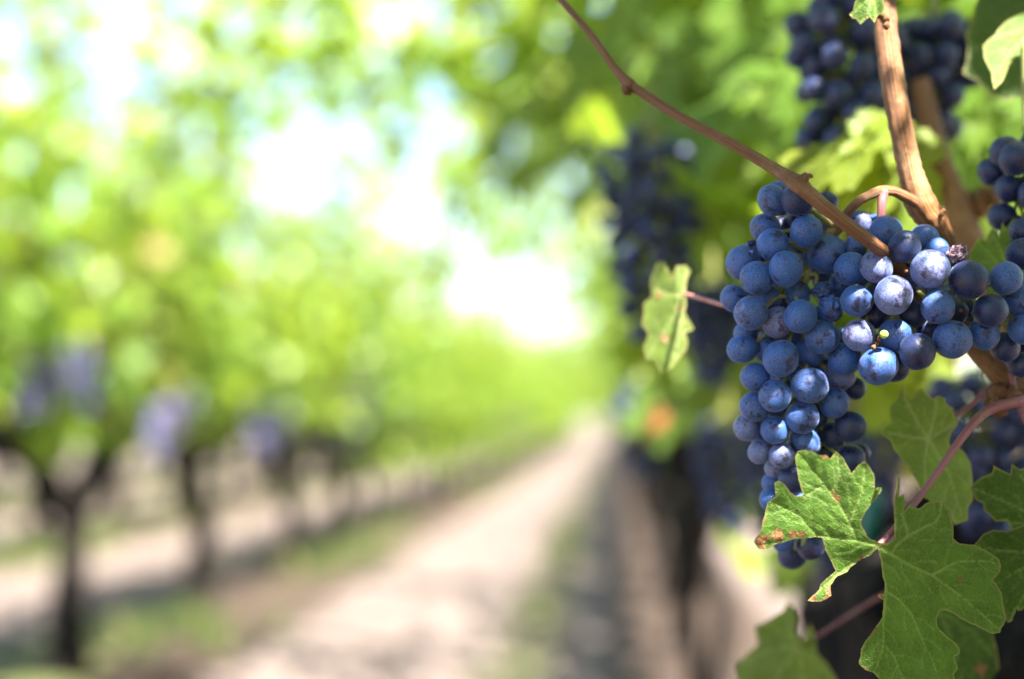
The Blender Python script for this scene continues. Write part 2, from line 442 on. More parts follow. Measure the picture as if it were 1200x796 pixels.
def vine_leaf_list(r, n_shoot=24, top=2.35, wide=.40, half=1.0, size=(.055, .085), fill=260, droop=.25, thin=0.0, arcs=0, z0=1.05):
    """leaves on shoots that rise from the cordon; vine-local coordinates, row along Y"""
    L, shoots = [], []
    def leaf(p, side):
        out = np.array((side * r.uniform(.2, 1), r.uniform(-.5, .5), r.uniform(.15, 1.0))) + .35 * r.standard_normal(3)
        tip = np.array((side * .5, r.uniform(-.6, .6), -.9)) + .4 * r.standard_normal(3)
        v = np.clip(r.beta(2.2, 2.6) + (.0 if r.random() > .05 else .4), 0, 1)
        L.append(np.concatenate([p, out, tip, [r.uniform(*size)], [v]]))
    for i in range(n_shoot):
        y0 = r.uniform(-half, half); side = r.choice([-1, 1])
        tz = top + r.normal(0, .17 + .2 * thin); sx = side * abs(r.normal(wide * .6, wide * .35))
        p0 = np.array((r.normal(0, .04), y0, .95)); p1 = np.array((sx * .45, y0 + r.normal(0, .1), .95 + (tz - .95) * .5))
        p2 = np.array((sx, y0 + r.normal(0, .2), tz))
        pts = [p0, p1, p2]
        if r.random() < droop: pts.append(p2 + np.array((side * r.uniform(.1, .35), r.normal(0, .15), -r.uniform(.05, .45))))
        C = catmull(pts, 8); shoots.append(C[::4])
        ln = np.linalg.norm(np.diff(C, axis=0), axis=1).sum()
        m = int(ln / .06)
        for k in range(m):
            q = C[min(len(C) - 1, int((k + .5) / m * len(C)))]
            if q[2] < 1.12 and r.random() < .55: continue
            if thin and r.random() < thin * np.clip((q[2] - 1.75) / .7, 0, 1): continue
            sd = 1 if k % 2 else -1
            leaf(q + np.array((sd * r.uniform(.02, .09), r.normal(0, .06), r.normal(0, .03))), sd if r.random() < .6 else side)
    for i in range(fill):
        z = r.uniform(z0, top - .45 * (thin > 0)); z += (z0 < 1) * (z < 1.05) * .35 * r.random(); w = wide * (.55 + .45 * math.sin(max(0, z - .95) / (top - .95) * math.pi))
        sd = r.choice([-1, 1])
        leaf(np.array((sd * w * r.uniform(.35, 1), r.uniform(-half, half), z)), sd)
    for i in range(arcs):
        y0 = r.uniform(-half, half); ln = r.uniform(.75, 1.5); hz = r.uniform(2.1, 2.75)
        C = catmull([(-.1, y0, 1.5), (-.35 * ln, y0 + r.normal(0, .1), hz - .15), (-.75 * ln, y0 + r.normal(0, .2), hz), (-ln, y0 + r.normal(0, .3), hz - r.uniform(.1, .5))], 8); shoots.append(C[::4])
        for k in range(int(ln * 24)):
            q = C[r.integers(0, len(C))]; leaf(q + r.normal(0, .07, 3), -1)
    return np.array(L), shoots

def trunk_mb(r, lean=.06, fork=.78, rad=.078):
    m = MB()
    a = r.uniform(-lean, lean, 6)
    m.tube([(0, 0, -.05), (a[0] * .5, a[1], .2), (a[0], a[2], .45), (a[3], a[4], fork), (a[3] * .8, a[4], fork + .06)],
           [rad * 1.35, rad * 1.0, rad * .82, rad * 1.0, rad * .8], 6, 14, .08, .3, r.uniform(0, 9))
    return m, np.array((a[3], a[4], fork - .02))
def cordon_mb(r, f, half=.98, rad=.055):
    m = MB()
    for s in (-1, 1):
        m.tube([f, f + np.array((0, s * .14, .06)), (0, s * .33, .85 + r.normal(0, .02)), (r.normal(0, .02), s * .64, .94), (0, s * half, .96)],
               [rad * 1.25, rad * 1.1, rad, rad * .85, rad * .6], 5, 10, .08, .35, r.uniform(0, 9))
        for k in range(6):
            y = s * (.22 + k * .13)
            m.tube([(0, y, .93), (r.normal(0, .02), y + r.normal(0, .02), .99), (r.normal(0, .03), y, 1.03)], [.017, .013, .009], 3, 7, 0, .3)
    return m
def shoots_mb(S):
    m = MB()
    for C in S:
        m.tube(C, np.linspace(.0045, .002, len(C)), 2, 5)
    return m

# ------------------------------------------------------------------ vine variants and rows
VAR = []
for s in range(9):
    r = np.random.default_rng(100 + s)
    tm, f = trunk_mb(r, .06, rad=.078 if s < 4 else .042, fork=[.66, .72, .68, .74, .7, .74, .68, .7, .72][s])
    L, S = vine_leaf_list(r, 30 if s < 4 or s > 6 else 19, 2.5 if s < 4 or s > 6 else 2.3, .46 if s < 4 or s > 6 else .36, 1.1, (.06, .10), 240 if s < 4 else 60 if s < 7 else 420, .35, .50, 0 if s < 4 or s > 6 else 3, 1.05 if s < 7 else .45)
    VAR.append({k: v for k, v in (('trunk', tm.build('trunk', M_BARK)), ('cordon', cordon_mb(r, f).build('cordon', M_BARK)),
               ('canes', shoots_mb(S).build('canes', M_SHOOT)), ('foliage', link('foliage', leaves_mesh('foliage', L, T_LO, M_FOL))))})
PROTO = [{k: o.data for k, o in v.items()} for v in VAR]
for v in VAR:
    for o in v.values(): bpy.data.objects.remove(o)

def place_vine(x, y, label, group, i, flip=False, parts=('trunk', 'cordon', 'canes', 'foliage'), sz=1.0, arcs=False, low=False):
    P = PROTO[(7 + i % 2 if low else i % 4) if not arcs else 4 + i % 3]
    root = empty('grapevine', (x, y, ground_h(x, y) - .03), label, 'grapevine', group, math.pi if flip else 0)
    root.scale = (1, 1, sz)
    for k in parts:
        link(k, P[k], root)
    return root

ORD = ['nearest', 'second nearest', 'third nearest', 'fourth nearest', 'fifth nearest', 'sixth nearest']
across = [5.7 + 1.93 * k for k in range(-1, 36)]
rv = np.random.default_rng(5)
def row_label(k):
    if k == 0: return 'blurred vine canopy cut by the left picture edge, in the row across the path'
    if k == 1: return 'blurred dark forked vine trunk with purple bunches, leftmost trunk of the row across the path'
    if k == 2: return 'blurred vine with a dark leaning trunk, second trunk from the left across the dirt path'
    if k == 3: return 'blurred vine with a slim dark trunk, third trunk from the left across the dirt path'
    if k == 4: return 'blurred vine with a thin trunk, fourth trunk from the left across the dirt path'
    if k == 5: return 'blurred vine with a thin trunk, fifth trunk from the left across the dirt path'
    if k <= 12: return 'blurred pale green vine in the middle stretch of the row left of the path'
    return 'far pale vine melting into the row left of the path where the path vanishes'
for k, y in enumerate(across):
    place_vine(ROWS['across'] + rv.normal(0, .03), y + (rv.normal(0, .05) if k > 4 else 0), row_label(k),
               'vines of the row across the path', k + 1, rv.random() < .5, sz=1.04 + rv.normal(0, .05), low=k >= 5)
for key, y0, y1, txt in (('second', 9.3, 46, 'blurred vine of the second row to the left, seen under the front row'),
                         ('third', 14, 48, 'blurred vine of the third row to the left, seen between the trunks'),
                         ('fourth', 19.5, 52, 'blurred vine of the farthest row to the left, seen between the trunks')):
    for k, y in enumerate(np.arange(y0, y1, 1.93)):
        place_vine(ROWS[key] + rv.normal(0, .03), y + rv.normal(0, .05), txt, 'vines of the rows behind on the left', k, rv.random() < .5)
near_y = [0.82 + 1.93 * k for k in range(-1, 38)]; near_y[2] = 2.75
for k, y in enumerate(near_y):
    if k < 3: continue
    place_vine(ROWS['near'] + .04 + rv.normal(0, .02), y, 'blurred vine of the row on the right, along the right edge of the path' if k > 4 else
               ['third vine of the row on the right, its dark trunk blurred beside the path', 'fourth vine of the row on the right, its slim dark trunk blurred beside the path'][k - 3],
               'vines of the row on the right', k, False, arcs=True)

# ------------------------------------------------------------------ trees far beyond the end of the path
for k, (x, y, h_, w_) in enumerate(((-9.5, 96, 6.6, 4.4), (-5.6, 90, 7.6, 4.2), (-3.0, 97, 7.8, 4.0), (-.6, 93, 8.2, 4.0), (3.2, 91, 8.0, 4.4))):
    r = np.random.default_rng(800 + k)
    root = empty('tree', (x, y, 0), ['blurred pale tree far off, leftmost beyond the end of the rows', 'blurred pale tree far off, second from the left beyond the rows', 'blurred pale tree far off, just left of the point where the path ends', 'blurred pale tree far off, straight above the end of the path', 'blurred pale tree far off, right of the end of the path'][k], 'tree', 'trees beyond the end of the rows')
    m = MB(); m.tube([(0, 0, -.1), (.1, 0, 1.0), (0, .1, h_ * .6)], [.28, .2, .1], 5, 10, .05, .2)
    for q in range(5):
        a = q * 1.3; m.tube([(0, 0, h_ * (.22 + .06 * q)), (math.cos(a) * w_ * .2, math.sin(a) * w_ * .2, h_ * (.4 + .06 * q)), (math.cos(a) * w_ * .38, math.sin(a) * w_ * .38, h_ * (.5 + .08 * q))], [.1, .07, .03], 4, 6)
    m.build('trunk', M_BARK, root)
    cl = r.normal(0, 1, (26, 3)); cl /= np.linalg.norm(cl, axis=1)[:, None]; cl *= r.uniform(.3, 1, (26, 1)) * (w_ * .5, w_ * .5, h_ * .46); cl[:, 2] += h_ * .5
    L = []
    for _ in range(2200):
        c = cl[r.integers(26)] + r.normal(0, .42, 3)
        L.append(np.concatenate([c, r.standard_normal(3) + (0, -.4, .6), r.standard_normal(3) + (0, 0, -.6), [r.uniform(.12, .24)], [r.beta(2, 2)]]))
    link('crown', leaves_mesh('crown', np.array(L), T_LO, M_FOL), root)

# ------------------------------------------------------------------ near row: two or three vines with full leaves, gaps where the photo shows sun
GRAPE_ME = []
for s in range(5):
    V, F = sphere(18, 28)
    r = np.random.default_rng(300 + s)
    st = np.array((1 + r.normal(0, .015), 1 + r.normal(0, .015), 1.03 + r.normal(0, .03)))
    V = np.array([v * (1 + .045 * noise.noise(Vector(v * 1.3 + s * 5)) + .006 * noise.noise(Vector(v * 4 + s))) for v in V]) * st
    GRAPE_ME.append(mesh('grape', V, F, M_GRAPE))
def shrivel(seed, amt=.34, mat=None, flat=.8):
    V, F = sphere(26, 40); out = []
    for v in V:
        rr = 1 - amt * abs(noise.noise(Vector(v * 1.9 + seed))) * 2 + amt * .5 * noise.noise(Vector(v * 4.5 + seed)) - amt * .25 * abs(noise.noise(Vector(v * 9 + seed)))
        out.append(v * rr)
    return mesh('grape', np.array(out) * (1, flat, 1), F, mat or M_GRAPE)
def with_mat(me, mat):
    m = me.copy(); m.materials.clear(); m.materials.append(mat); return m
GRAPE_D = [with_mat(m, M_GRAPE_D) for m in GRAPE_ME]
GRAPE_L = [with_mat(m, M_GRAPE_L) for m in GRAPE_ME]
WRINK = [shrivel(3.3), shrivel(8.1, .28)]
RAIS = [shrivel(14.2, .42, M_RAISIN, .85)]
UNRIPE = with_mat(GRAPE_ME[0], M_UNRIPE)

def rot_rand(r):
    q = r.standard_normal(4); q /= np.linalg.norm(q); return Quaternion(q)

def berry(parent, origin, p, rad, me, r, name='grape', label=None, aligned=False):
    o = link(name, me, parent)
    o.location = np.asarray(p) - origin; o.scale = rad * np.array((1 + r.normal(0, .022), 1 + r.normal(0, .022), 1 + r.normal(0, .03)))
    o.rotation_mode = 'QUATERNION'; o.rotation_quaternion = rot_rand(r)
    if label: o['label'] = label
    return o

def relax(B, px, it=260, ov=.955):
    """push berries apart along the view depth (lateral places are traced) until they only touch"""
    B = B.copy()
    for _ in range(it):
        moved = 0
        for i in range(len(B)):
            for j in range(i + 1, len(B)):
                dx, dy, dz = B[j, :3] - B[i, :3]
                R = (B[i, 3] + B[j, 3]) * ov; d2 = dx * dx + dy * dy
                if d2 < R * R:
                    need = math.sqrt(R * R - d2)
                    if abs(dz) < need:
                        s = 1 if dz >= 0 else -1
                        g = (need - abs(dz)) * .5 * s
                        B[i, 2] -= g * .55; B[j, 2] += g * 1.45 if s > 0 else g * .55
                        if s < 0: B[i, 2] -= g * .9
                        moved += 1
        if not moved: break
    return B

# traced berries: photo x, y, radius, layer (0 front .. 3 back), kind: n normal d dark l dusty w wrinkled
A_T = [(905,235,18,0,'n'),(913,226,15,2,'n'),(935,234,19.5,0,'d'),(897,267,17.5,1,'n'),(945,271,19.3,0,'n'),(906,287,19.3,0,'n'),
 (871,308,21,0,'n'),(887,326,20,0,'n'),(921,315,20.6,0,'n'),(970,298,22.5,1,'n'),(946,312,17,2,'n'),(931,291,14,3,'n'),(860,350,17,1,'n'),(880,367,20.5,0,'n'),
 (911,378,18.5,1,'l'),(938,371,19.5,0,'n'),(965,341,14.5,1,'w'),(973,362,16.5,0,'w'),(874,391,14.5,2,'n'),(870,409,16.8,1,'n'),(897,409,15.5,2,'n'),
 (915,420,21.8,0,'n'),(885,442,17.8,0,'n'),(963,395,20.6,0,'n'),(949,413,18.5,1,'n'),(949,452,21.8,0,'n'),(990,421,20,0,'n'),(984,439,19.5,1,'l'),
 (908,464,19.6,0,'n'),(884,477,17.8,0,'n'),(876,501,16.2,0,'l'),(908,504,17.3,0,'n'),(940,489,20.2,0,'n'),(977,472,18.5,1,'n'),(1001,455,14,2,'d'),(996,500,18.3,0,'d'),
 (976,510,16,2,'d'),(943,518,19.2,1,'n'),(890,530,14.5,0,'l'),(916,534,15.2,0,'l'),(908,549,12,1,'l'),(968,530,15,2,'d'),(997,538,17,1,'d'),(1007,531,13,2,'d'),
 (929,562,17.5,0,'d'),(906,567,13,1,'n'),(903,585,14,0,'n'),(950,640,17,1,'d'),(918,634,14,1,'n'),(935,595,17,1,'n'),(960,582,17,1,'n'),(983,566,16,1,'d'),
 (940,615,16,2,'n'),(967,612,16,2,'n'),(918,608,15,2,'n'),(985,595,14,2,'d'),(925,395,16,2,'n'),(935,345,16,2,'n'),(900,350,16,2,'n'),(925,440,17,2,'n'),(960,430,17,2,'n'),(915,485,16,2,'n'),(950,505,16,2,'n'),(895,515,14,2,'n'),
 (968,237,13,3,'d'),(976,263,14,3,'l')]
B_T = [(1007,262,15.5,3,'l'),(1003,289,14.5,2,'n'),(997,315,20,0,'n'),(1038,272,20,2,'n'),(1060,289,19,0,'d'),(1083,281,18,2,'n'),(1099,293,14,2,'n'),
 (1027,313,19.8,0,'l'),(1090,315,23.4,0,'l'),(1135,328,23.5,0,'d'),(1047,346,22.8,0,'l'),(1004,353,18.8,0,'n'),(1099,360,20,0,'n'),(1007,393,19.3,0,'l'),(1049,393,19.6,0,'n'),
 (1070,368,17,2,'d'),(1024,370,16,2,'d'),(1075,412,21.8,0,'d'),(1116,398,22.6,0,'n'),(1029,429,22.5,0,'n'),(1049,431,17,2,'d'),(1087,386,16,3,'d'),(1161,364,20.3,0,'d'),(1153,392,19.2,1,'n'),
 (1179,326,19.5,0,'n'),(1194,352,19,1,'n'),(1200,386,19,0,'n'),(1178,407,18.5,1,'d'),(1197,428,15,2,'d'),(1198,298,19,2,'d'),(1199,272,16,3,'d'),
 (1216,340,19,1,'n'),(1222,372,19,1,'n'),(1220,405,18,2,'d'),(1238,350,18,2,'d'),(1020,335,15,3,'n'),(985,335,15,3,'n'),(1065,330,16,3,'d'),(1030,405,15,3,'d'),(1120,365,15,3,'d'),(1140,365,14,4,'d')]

D_MID = .555
def bunch_depth(T, axis):
    """axis: list of (y, cx, R px, depth of the axis)"""
    ys = [a[0] for a in axis]; out = []
    for x, y, r_, lay, kind in T:
        cx = np.interp(y, ys, [a[1] for a in axis]); R = np.interp(y, ys, [a[2] for a in axis]); d = np.interp(y, ys, [a[3] for a in axis])
        u = min(1, abs(x - cx) / R)
        bul = math.sqrt(1 - u * u * .85) * R * .62
        out.append((x, y, d * FPX / D_MID * D_MID / FPX * 0 + (d - D_MID) / D_MID * FPX - bul + lay * 19 + 26, r_))
    return np.array(out, float)

def to_world(B):
    P, R = [], []
    for x, y, z, r_ in B:
        d = D_MID + z * D_MID / FPX
        P.append(at(x, y, d)); R.append(r_ * d / FPX)
    return np.array(P), np.array(R)

AX_A = [(200, 925, 40, .552), (300, 925, 62, .556), (400, 930, 75, .556), (500, 940, 62, .564), (600, 945, 48, .572), (660, 940, 30, .575)]
AX_B = [(250, 1090, 120, .558), (340, 1095, 130, .556), (440, 1100, 130, .560)]
BA = bunch_depth(A_T, AX_A); BB = bunch_depth(B_T, AX_B)
both = relax(np.vstack([BA, BB]), None)
nA = len(BA)
def fill_back(P, R, axis, n, r, x_pad=8):
    """berries on the far side of the bunch, touching those in front"""
    P = list(P); R = list(R); k0 = len(P); tries = 0
    while len(P) - k0 < n and tries < 6000:
        tries += 1
        y = r.uniform(axis[0][0] + 15, axis[-1][0] - 10)
        ys = [a[0] for a in axis]
        cx = np.interp(y, ys, [a[1] for a in axis]); Rr = np.interp(y, ys, [a[2] for a in axis]); d = np.interp(y, ys, [a[3] for a in axis])
        x = cx + r.uniform(-1, 1) * (Rr - 16)
        dd = d + r.uniform(.008, .008 + Rr * .62 * d / FPX + .012)
        p = at(x, y, dd); rr = r.uniform(.0052, .0066)
        if all(np.linalg.norm(p - q) > .93 * (rr + s) for q, s in zip(P, R)):
            P.append(p); R.append(rr)
    return np.array(P), np.array(R)
WA, RA = to_world(both[:nA]); WB, RB = to_world(both[nA:])
r = np.random.default_rng(77)
WAf, RAf = fill_back(np.vstack([WA, WB]), np.concatenate([RA, RB]), AX_A, 26, r)
WBf, RBf = fill_back(WAf, RAf, AX_B, 18, r)
addA = WAf[len(WA) + len(WB):], RAf[len(WA) + len(WB):]
addB = WBf[len(WAf):], RBf[len(WAf):]

def pick(kind, i):
    return {'n': GRAPE_ME, 'd': GRAPE_D, 'l': GRAPE_L, 'w': WRINK}[kind][i % (2 if kind == 'w' else 5)]

def bunch_stem(P, R, axis3, peduncle, prad, r, mat=None):
    """rachis along axis3 with a pedicel to every berry"""
    m = MB()
    A = catmull(axis3, 8)
    m.tube(axis3, np.linspace(.0022, .0012, len(axis3)), 6, 8)
    for p, rr in zip(P, R):
        k = int(np.argmin(np.linalg.norm(A - p, axis=1) + .25 * np.maximum(0, p[2] + .01 - A[:, 2]) * 0))
        q = A[max(0, k - 2)]; v = q - p; L = np.linalg.norm(v)
        if L < rr * 1.05: continue
        s = p + v / L * rr * .9; mid = (s + q) / 2 + np.array((0, 0, .003)) + r.normal(0, .0012, 3)
        m.tube([s, s + (mid - s) * .25, mid, q], [.0013, .0008, .0009, .0012], 4, 6)
    return m

def make_hero_bunch(T, P, R, add, axis3, label, r):
    org = axis3[0]
    root = empty('grape_bunch', org, label, 'grape bunch', 'ripe grape bunches in focus')
    for i, (tt, p, rr) in enumerate(zip(T, P, R)):
        lb = None
        if tt[4] == 'w': lb = 'wrinkled shrunken grape'
        berry(root, org, p, rr, pick(tt[4], i), r, 'grape', lb)
    for i, (p, rr) in enumerate(zip(*add)):
        berry(root, org, p, rr, pick('d' if r.random() < .4 else 'n', i), r)
    bunch_stem(np.vstack([P, add[0]]), np.concatenate([R, add[1]]), axis3, None, None, r).build('stem', M_STEM, root, org)
    return root
axA3 = np.array([at(978, 268, .566), at(955, 300, .566), at(938, 350, .566), at(938, 420, .568), at(942, 500, .573), at(945, 580, .578), at(942, 640, .578)])
axB3 = np.array([at(1031, 292, .566), at(1048, 335, .568), at(1075, 350, .570), at(1110, 358, .570), at(1150, 370, .572), at(1195, 375, .575)])
bunchA = make_hero_bunch(A_T, WA, RA, addA, axA3, 'long dusty blue grape bunch in focus, hanging down behind the big lobed leaf', r)
bunchB = make_hero_bunch(B_T, WB, RB, addB, axB3, 'broad blue grape bunch with white sun patches, below the purple stalk', r)
# peduncles
orgA, orgB = axA3[0], axB3[0]
MB().tube([at(1084, 244, .572), at(1063, 232, .566), at(1045, 224, .562), at(1028, 225, .560), at(1005, 237, .560), at(988, 256, .563), at(978, 275, .566), at(962, 296, .567)],
          [.0028, .0022, .0020, .0020, .0018, .0017, .0017, .0016], 8, 12, .04, .1).build('peduncle', M_CANE, bunchA, orgA)
MB().tube([at(1035, 224, .5605), at(1033, 245, .559), at(1032, 270, .560), at(1033, 295, .566), at(1045, 330, .568)],
          [.0022, .0016, .0016, .0017, .0016], 8, 12, .04, .1).build('peduncle', M_CANE_P, bunchB, orgB)
# raisin, unripe berry and dried bits of the bunches
berry(bunchB, orgB, at(1122, 299, .546), 15.5 * .546 / FPX, RAIS[0], r, 'grape', 'shrivelled raisin-like pink grape')
berry(bunchB, orgB, at(1036, 392, .5375), 5 * .54 / FPX, UNRIPE, r, 'grape', 'tiny unripe yellow-green grape')
berry(bunchA, orgA, at(881, 285, .562), 5.5 * .56 / FPX, with_mat(RAIS[0], M_GRAPE_D), r, 'grape', 'tiny dried black grape')
for x, y, rr in ((1030, 398, 2.6), (1028, 403, 2.2), (1030, 396, 2), (1067, 305, 3.2), (1062, 318, 2), (1024, 407, 3), (1126, 364, 2.2), (1118, 345, 2)):
    MB().blob(at(x, y, .540), rr * .54 / FPX, .4, x).build('dried_flower_bit', M_CANE, bunchB, orgB)


# ------------------------------------------------------------------ traced leaves in and near focus
def pip(P, poly):
    x, y = P[:, 0], P[:, 1]; ins = np.zeros(len(P), bool); n = len(poly); j = n - 1
    for i in range(n):
        xi, yi = poly[i]; xj, yj = poly[j]
        c = ((yi > y) != (yj > y)) & (x < (xj - xi) * (y - yi) / (yj - yi + 1e-12) + xi); ins ^= c; j = i
    return ins
def seg_dist(P, a, b):
    a = np.asarray(a, float); b = np.asarray(b, float); v = b - a
    u = np.clip(((P - a) @ v) / (v @ v + 1e-12), 0, 1)
    return np.linalg.norm(P - (a + u[:, None] * v), axis=1)
def poly_dist(P, pts):
    d = np.full(len(P), 1e9)
    for a, b in zip(pts[:-1], pts[1:]): d = np.minimum(d, seg_dist(P, a, b))
    return d
def side_veins(main, step=17, ln=30, ang=48):
    out = []
    for pts in main:
        pts = np.asarray(pts, float); seg = np.linalg.norm(np.diff(pts, axis=0), axis=1); tot = seg.sum(); s = step * .7; k = 0
        while s < tot - 6:
            acc = 0
            for a, b, L in zip(pts[:-1], pts[1:], seg):
                if acc + L >= s:
                    p = a + (b - a) * (s - acc) / L; dr = (b - a) / L; break
                acc += L
            sg = 1 if k % 2 else -1
            th = math.radians(ang) * sg; d2 = np.array((dr[0] * math.cos(th) - dr[1] * math.sin(th), dr[0] * math.sin(th) + dr[1] * math.cos(th)))
            l2 = ln * (1 - .45 * s / tot)
            out.append([p, p + d2 * l2 * .55, p + (d2 * .85 + dr * .3) * l2])
            s += step * .55; k += 1
    return out
def smooth_outline(o, jitter=.6, r=None, teeth=0.0):
    o = np.asarray(o, float); out = []
    for a, b in zip(o, np.roll(o, -1, axis=0)):
        L = np.linalg.norm(b - a); n = max(1, int(L / 4.5))
        nr = np.array((-(b - a)[1], (b - a)[0])) / (L + 1e-9)
        for k in range(n):
            w = 0 if k == 0 else r.normal(0, jitter * .5)
            out.append(a + (b - a) * k / n + nr * w)
    return np.array(out)

def traced_leaf(label, outline, veins, depth, mat, burns=(), step=3.2, vw=2.3, name_cat='leaf', group=None, petiole=None, pmat=None, relief=.0007, seed=1, extra_secondary=True, J=None):
    """blade from a traced outline (photo pixels) laid on its own curved surface depth(x, y) in metres"""
    r = np.random.default_rng(seed)
    o = smooth_outline(outline, .7, r)
    lo, hi = o.min(0), o.max(0)
    g = np.array([(x + r.uniform(-.3, .3) * step, y + r.uniform(-.3, .3) * step) for y in np.arange(lo[1], hi[1], step) for x in np.arange(lo[0], hi[0], step)])
    g = g[pip(g, o)]; g = g[poly_dist(g, list(o) + [o[0]]) > step * .45]
    pts = [Vector(p) for p in o] + [Vector(p) for p in g]; n = len(o)
    res = delaunay_2d_cdt(pts, [], [list(range(n))], 1, 1e-5)
    P = np.array([tuple(v) for v in res[0]]); F = [list(f) for f in res[2]]
    dv = poly_dist(P, veins[0])
    for v in veins[1:]: dv = np.minimum(dv, poly_dist(P, v))
    dist_J = np.linalg.norm(P - np.asarray(J if J is not None else veins[0][0]), axis=1)
    w = vw * np.clip(1.25 - dist_J / 160, .45, 1.2)
    vein = np.clip(1.25 - dv / w, 0, 1)
    ds = np.full(len(P), 1e9)
    if extra_secondary:
        for v in side_veins(veins, 24, 34): ds = np.minimum(ds, poly_dist(P, v))
        vein = np.maximum(vein, .5 * np.clip(1.2 - ds / (vw * .55), 0, 1))
    de = poly_dist(P, list(o) + [o[0]])
    edge = np.clip(1.1 - de / 2.0, 0, 1)
    burn = np.zeros(len(P))
    for bx, by, br in burns: burn = np.maximum(burn, np.clip(1.15 - np.hypot(P[:, 0] - bx, P[:, 1] - by) / br, 0, 1))
    W = []
    for (x, y), a, b in zip(P, dv, ds):
        d = depth(x, y)
        rel = relief * (1 - math.exp(-a / 7)) + relief * .45 * (1 - math.exp(-min(b, 40) / 5)) + .0012 * noise.noise(Vector((x / 34, y / 34, seed))) + .00022 * noise.noise(Vector((x / 9, y / 9, seed)))
        W.append(at(x, y, d - rel))
    W = np.array(W)
    org = at(*(J if J is not None else veins[0][0]), depth(*(J if J is not None else veins[0][0])))
    root = empty('grape_leaf', org, label, name_cat, group)
    me = mesh('blade', W - org, F, mat, True, {'vein': ('FLOAT', vein), 'edge': ('FLOAT', edge), 'burn': ('FLOAT', burn),
              'luv': ('FLOAT_VECTOR', np.column_stack([P / 30.0, np.full(len(P), seed * 1.7)]))})
    link('blade', me, root)
    if petiole:
        MB().tube([at(*p[:3]) for p in petiole], [p[3] * p[2] / FPX for p in petiole], 8, 12, .03, .06).build('petiole', pmat or M_CANE_PK, root, org)
    return root

SHADE_PTS = []      # points of the near scene that stay in shade
L1_left = [(1019.7,632),(1009.8,617),(1009,612),(1014.8,598.8),(1025.4,586.7),(1033,576),(1033,571.8),(1029,571),(1025.4,574),(1025,561),(1019.7,547.7),(1013.4,540),(1006,545),(997.7,554.8),
 (995.6,550.5),(988.5,537),(979.7,529),(973,537.7),(968,533.5),(960,533.5),(951.6,528.5),(943,526.8),(934.6,529),(931.8,535.6),(934,551),(937.4,566.8),(941,581),(931.8,581),(926,576.8),(920.4,569),(912.6,563.7),
 (907.6,565.4),(908.3,574),(908.8,581.7),(899,589.5),(896.3,603.7),(893.4,610.8),(892.7,619.3),(883.5,634.8),(889,643.3),(899,644),(911.9,637),(924.7,633.5),(940,631),(956.6,629.5),(963.7,630.5),(967,644),(972.9,655.4),(979.7,669),
 (961.6,684.5),(960,691),(946,704.4),(951.6,705),(961.6,705),(968.7,702),(974.3,698),(973,686.6),(982,675),(992.8,670.3),(997,664.6),(1011,654.7),(1019.7,651),(1028,643)]
L1_right = [(1032,636),(1040,637),(1048.5,632),(1047.6,601.8),(1047.6,584),(1050,573),(1051.5,558),(1054,560),(1053,581.7),(1059,579),(1060.5,590),(1058.5,601),(1063.5,592.6),(1077,596),(1088.5,588.4),(1103.6,586.7),(1112,598.4),(1117,615),(1117,631),
 (1124.5,637),(1140.3,638.5),(1158.7,647),(1170.4,655),(1173,662),(1172,670),(1163.7,680.3),(1173.8,694.7),(1177,713),(1178.8,726.5),(1172,741.5),(1163.7,743),(1150.4,737.4),(1133.7,729),(1117,719),(1108.6,715.6),(1102,715.6),(1097.7,725.7),
 (1098.6,734.8),(1108.6,744.9),(1120.3,754),(1125.3,761.6),(1124.5,766.6),(1118.6,770),(1122.8,784),(1117.8,790),(1119,800),(1106,813),(1086,818),(1066,812),(1050,808),(1035,800),(1023.4,788.3),(1015,785.8),(1006.7,778.3),(1009.2,760),
 (1016.7,748),(1026.7,734),(1034.3,723),(1035.5,703),(1028.4,699.8),(1030,695.6),(1036,697),(1036.8,688),(1033.4,666),(1029.5,645)]
L1 = L1_left + L1_right[::1]
# one closed outline round both halves: down the left half and back round the right one
L1 = [(1030, 636)] + L1_left + [(1029, 644)] + L1_right[::-1]
J1 = (1029, 640)
V1 = [[J1,(1004,633.4),(956.6,628.6),(937,605),(920,596),(906,589.5)],[(1004,633.4),(996.3,613.7),(981.4,588),(965.8,568),(947.4,546),(935,531)],[J1,(1008,654),(982.8,671.7),(962,690),(947,704)],
 [(956.6,628.6),(932,632),(911,636),(890,640)],[(996,613),(1003,595),(1011,575),(1013,548)],[(974,577),(984,558),(982,535)],[(965.8,568),(943,582)],
 [J1,(1045,650),(1068,663),(1092.7,674.5),(1127,699),(1152,721),(1172,739)],[(1045,650),(1050,640),(1063.5,628.5),(1082,618.5),(1096,612),(1102,602),(1103.6,588)],[(1063.5,628.5),(1063,620),(1057,603)],
 [(1092.7,674.5),(1108,665),(1125,657.7),(1150,657),(1172,661)],[J1,(1033,665),(1039,693),(1036,725),(1036,755),(1030,775),(1023,790)],[(1039,693),(1054,703),(1068.5,720),(1075,735),(1083,755),(1091,770),(1098,788)],
 [(1036,755),(1048.5,770),(1057,793),(1060,808)]]
def d_L1(x, y):
    if x < 1029:
        u = (1029 - x); d = .5255 + .00005 * u + .000085 * (y - 640)
        return d + .0025 * math.exp(-((x - 985) ** 2 + (y - 660) ** 2) / 900)
    u = x - 1029
    return .5255 + .00007 * u + .00013 * (y - 640) - .000085 * max(0, y - 690) * 0 + .003 * math.sin(u / 45)
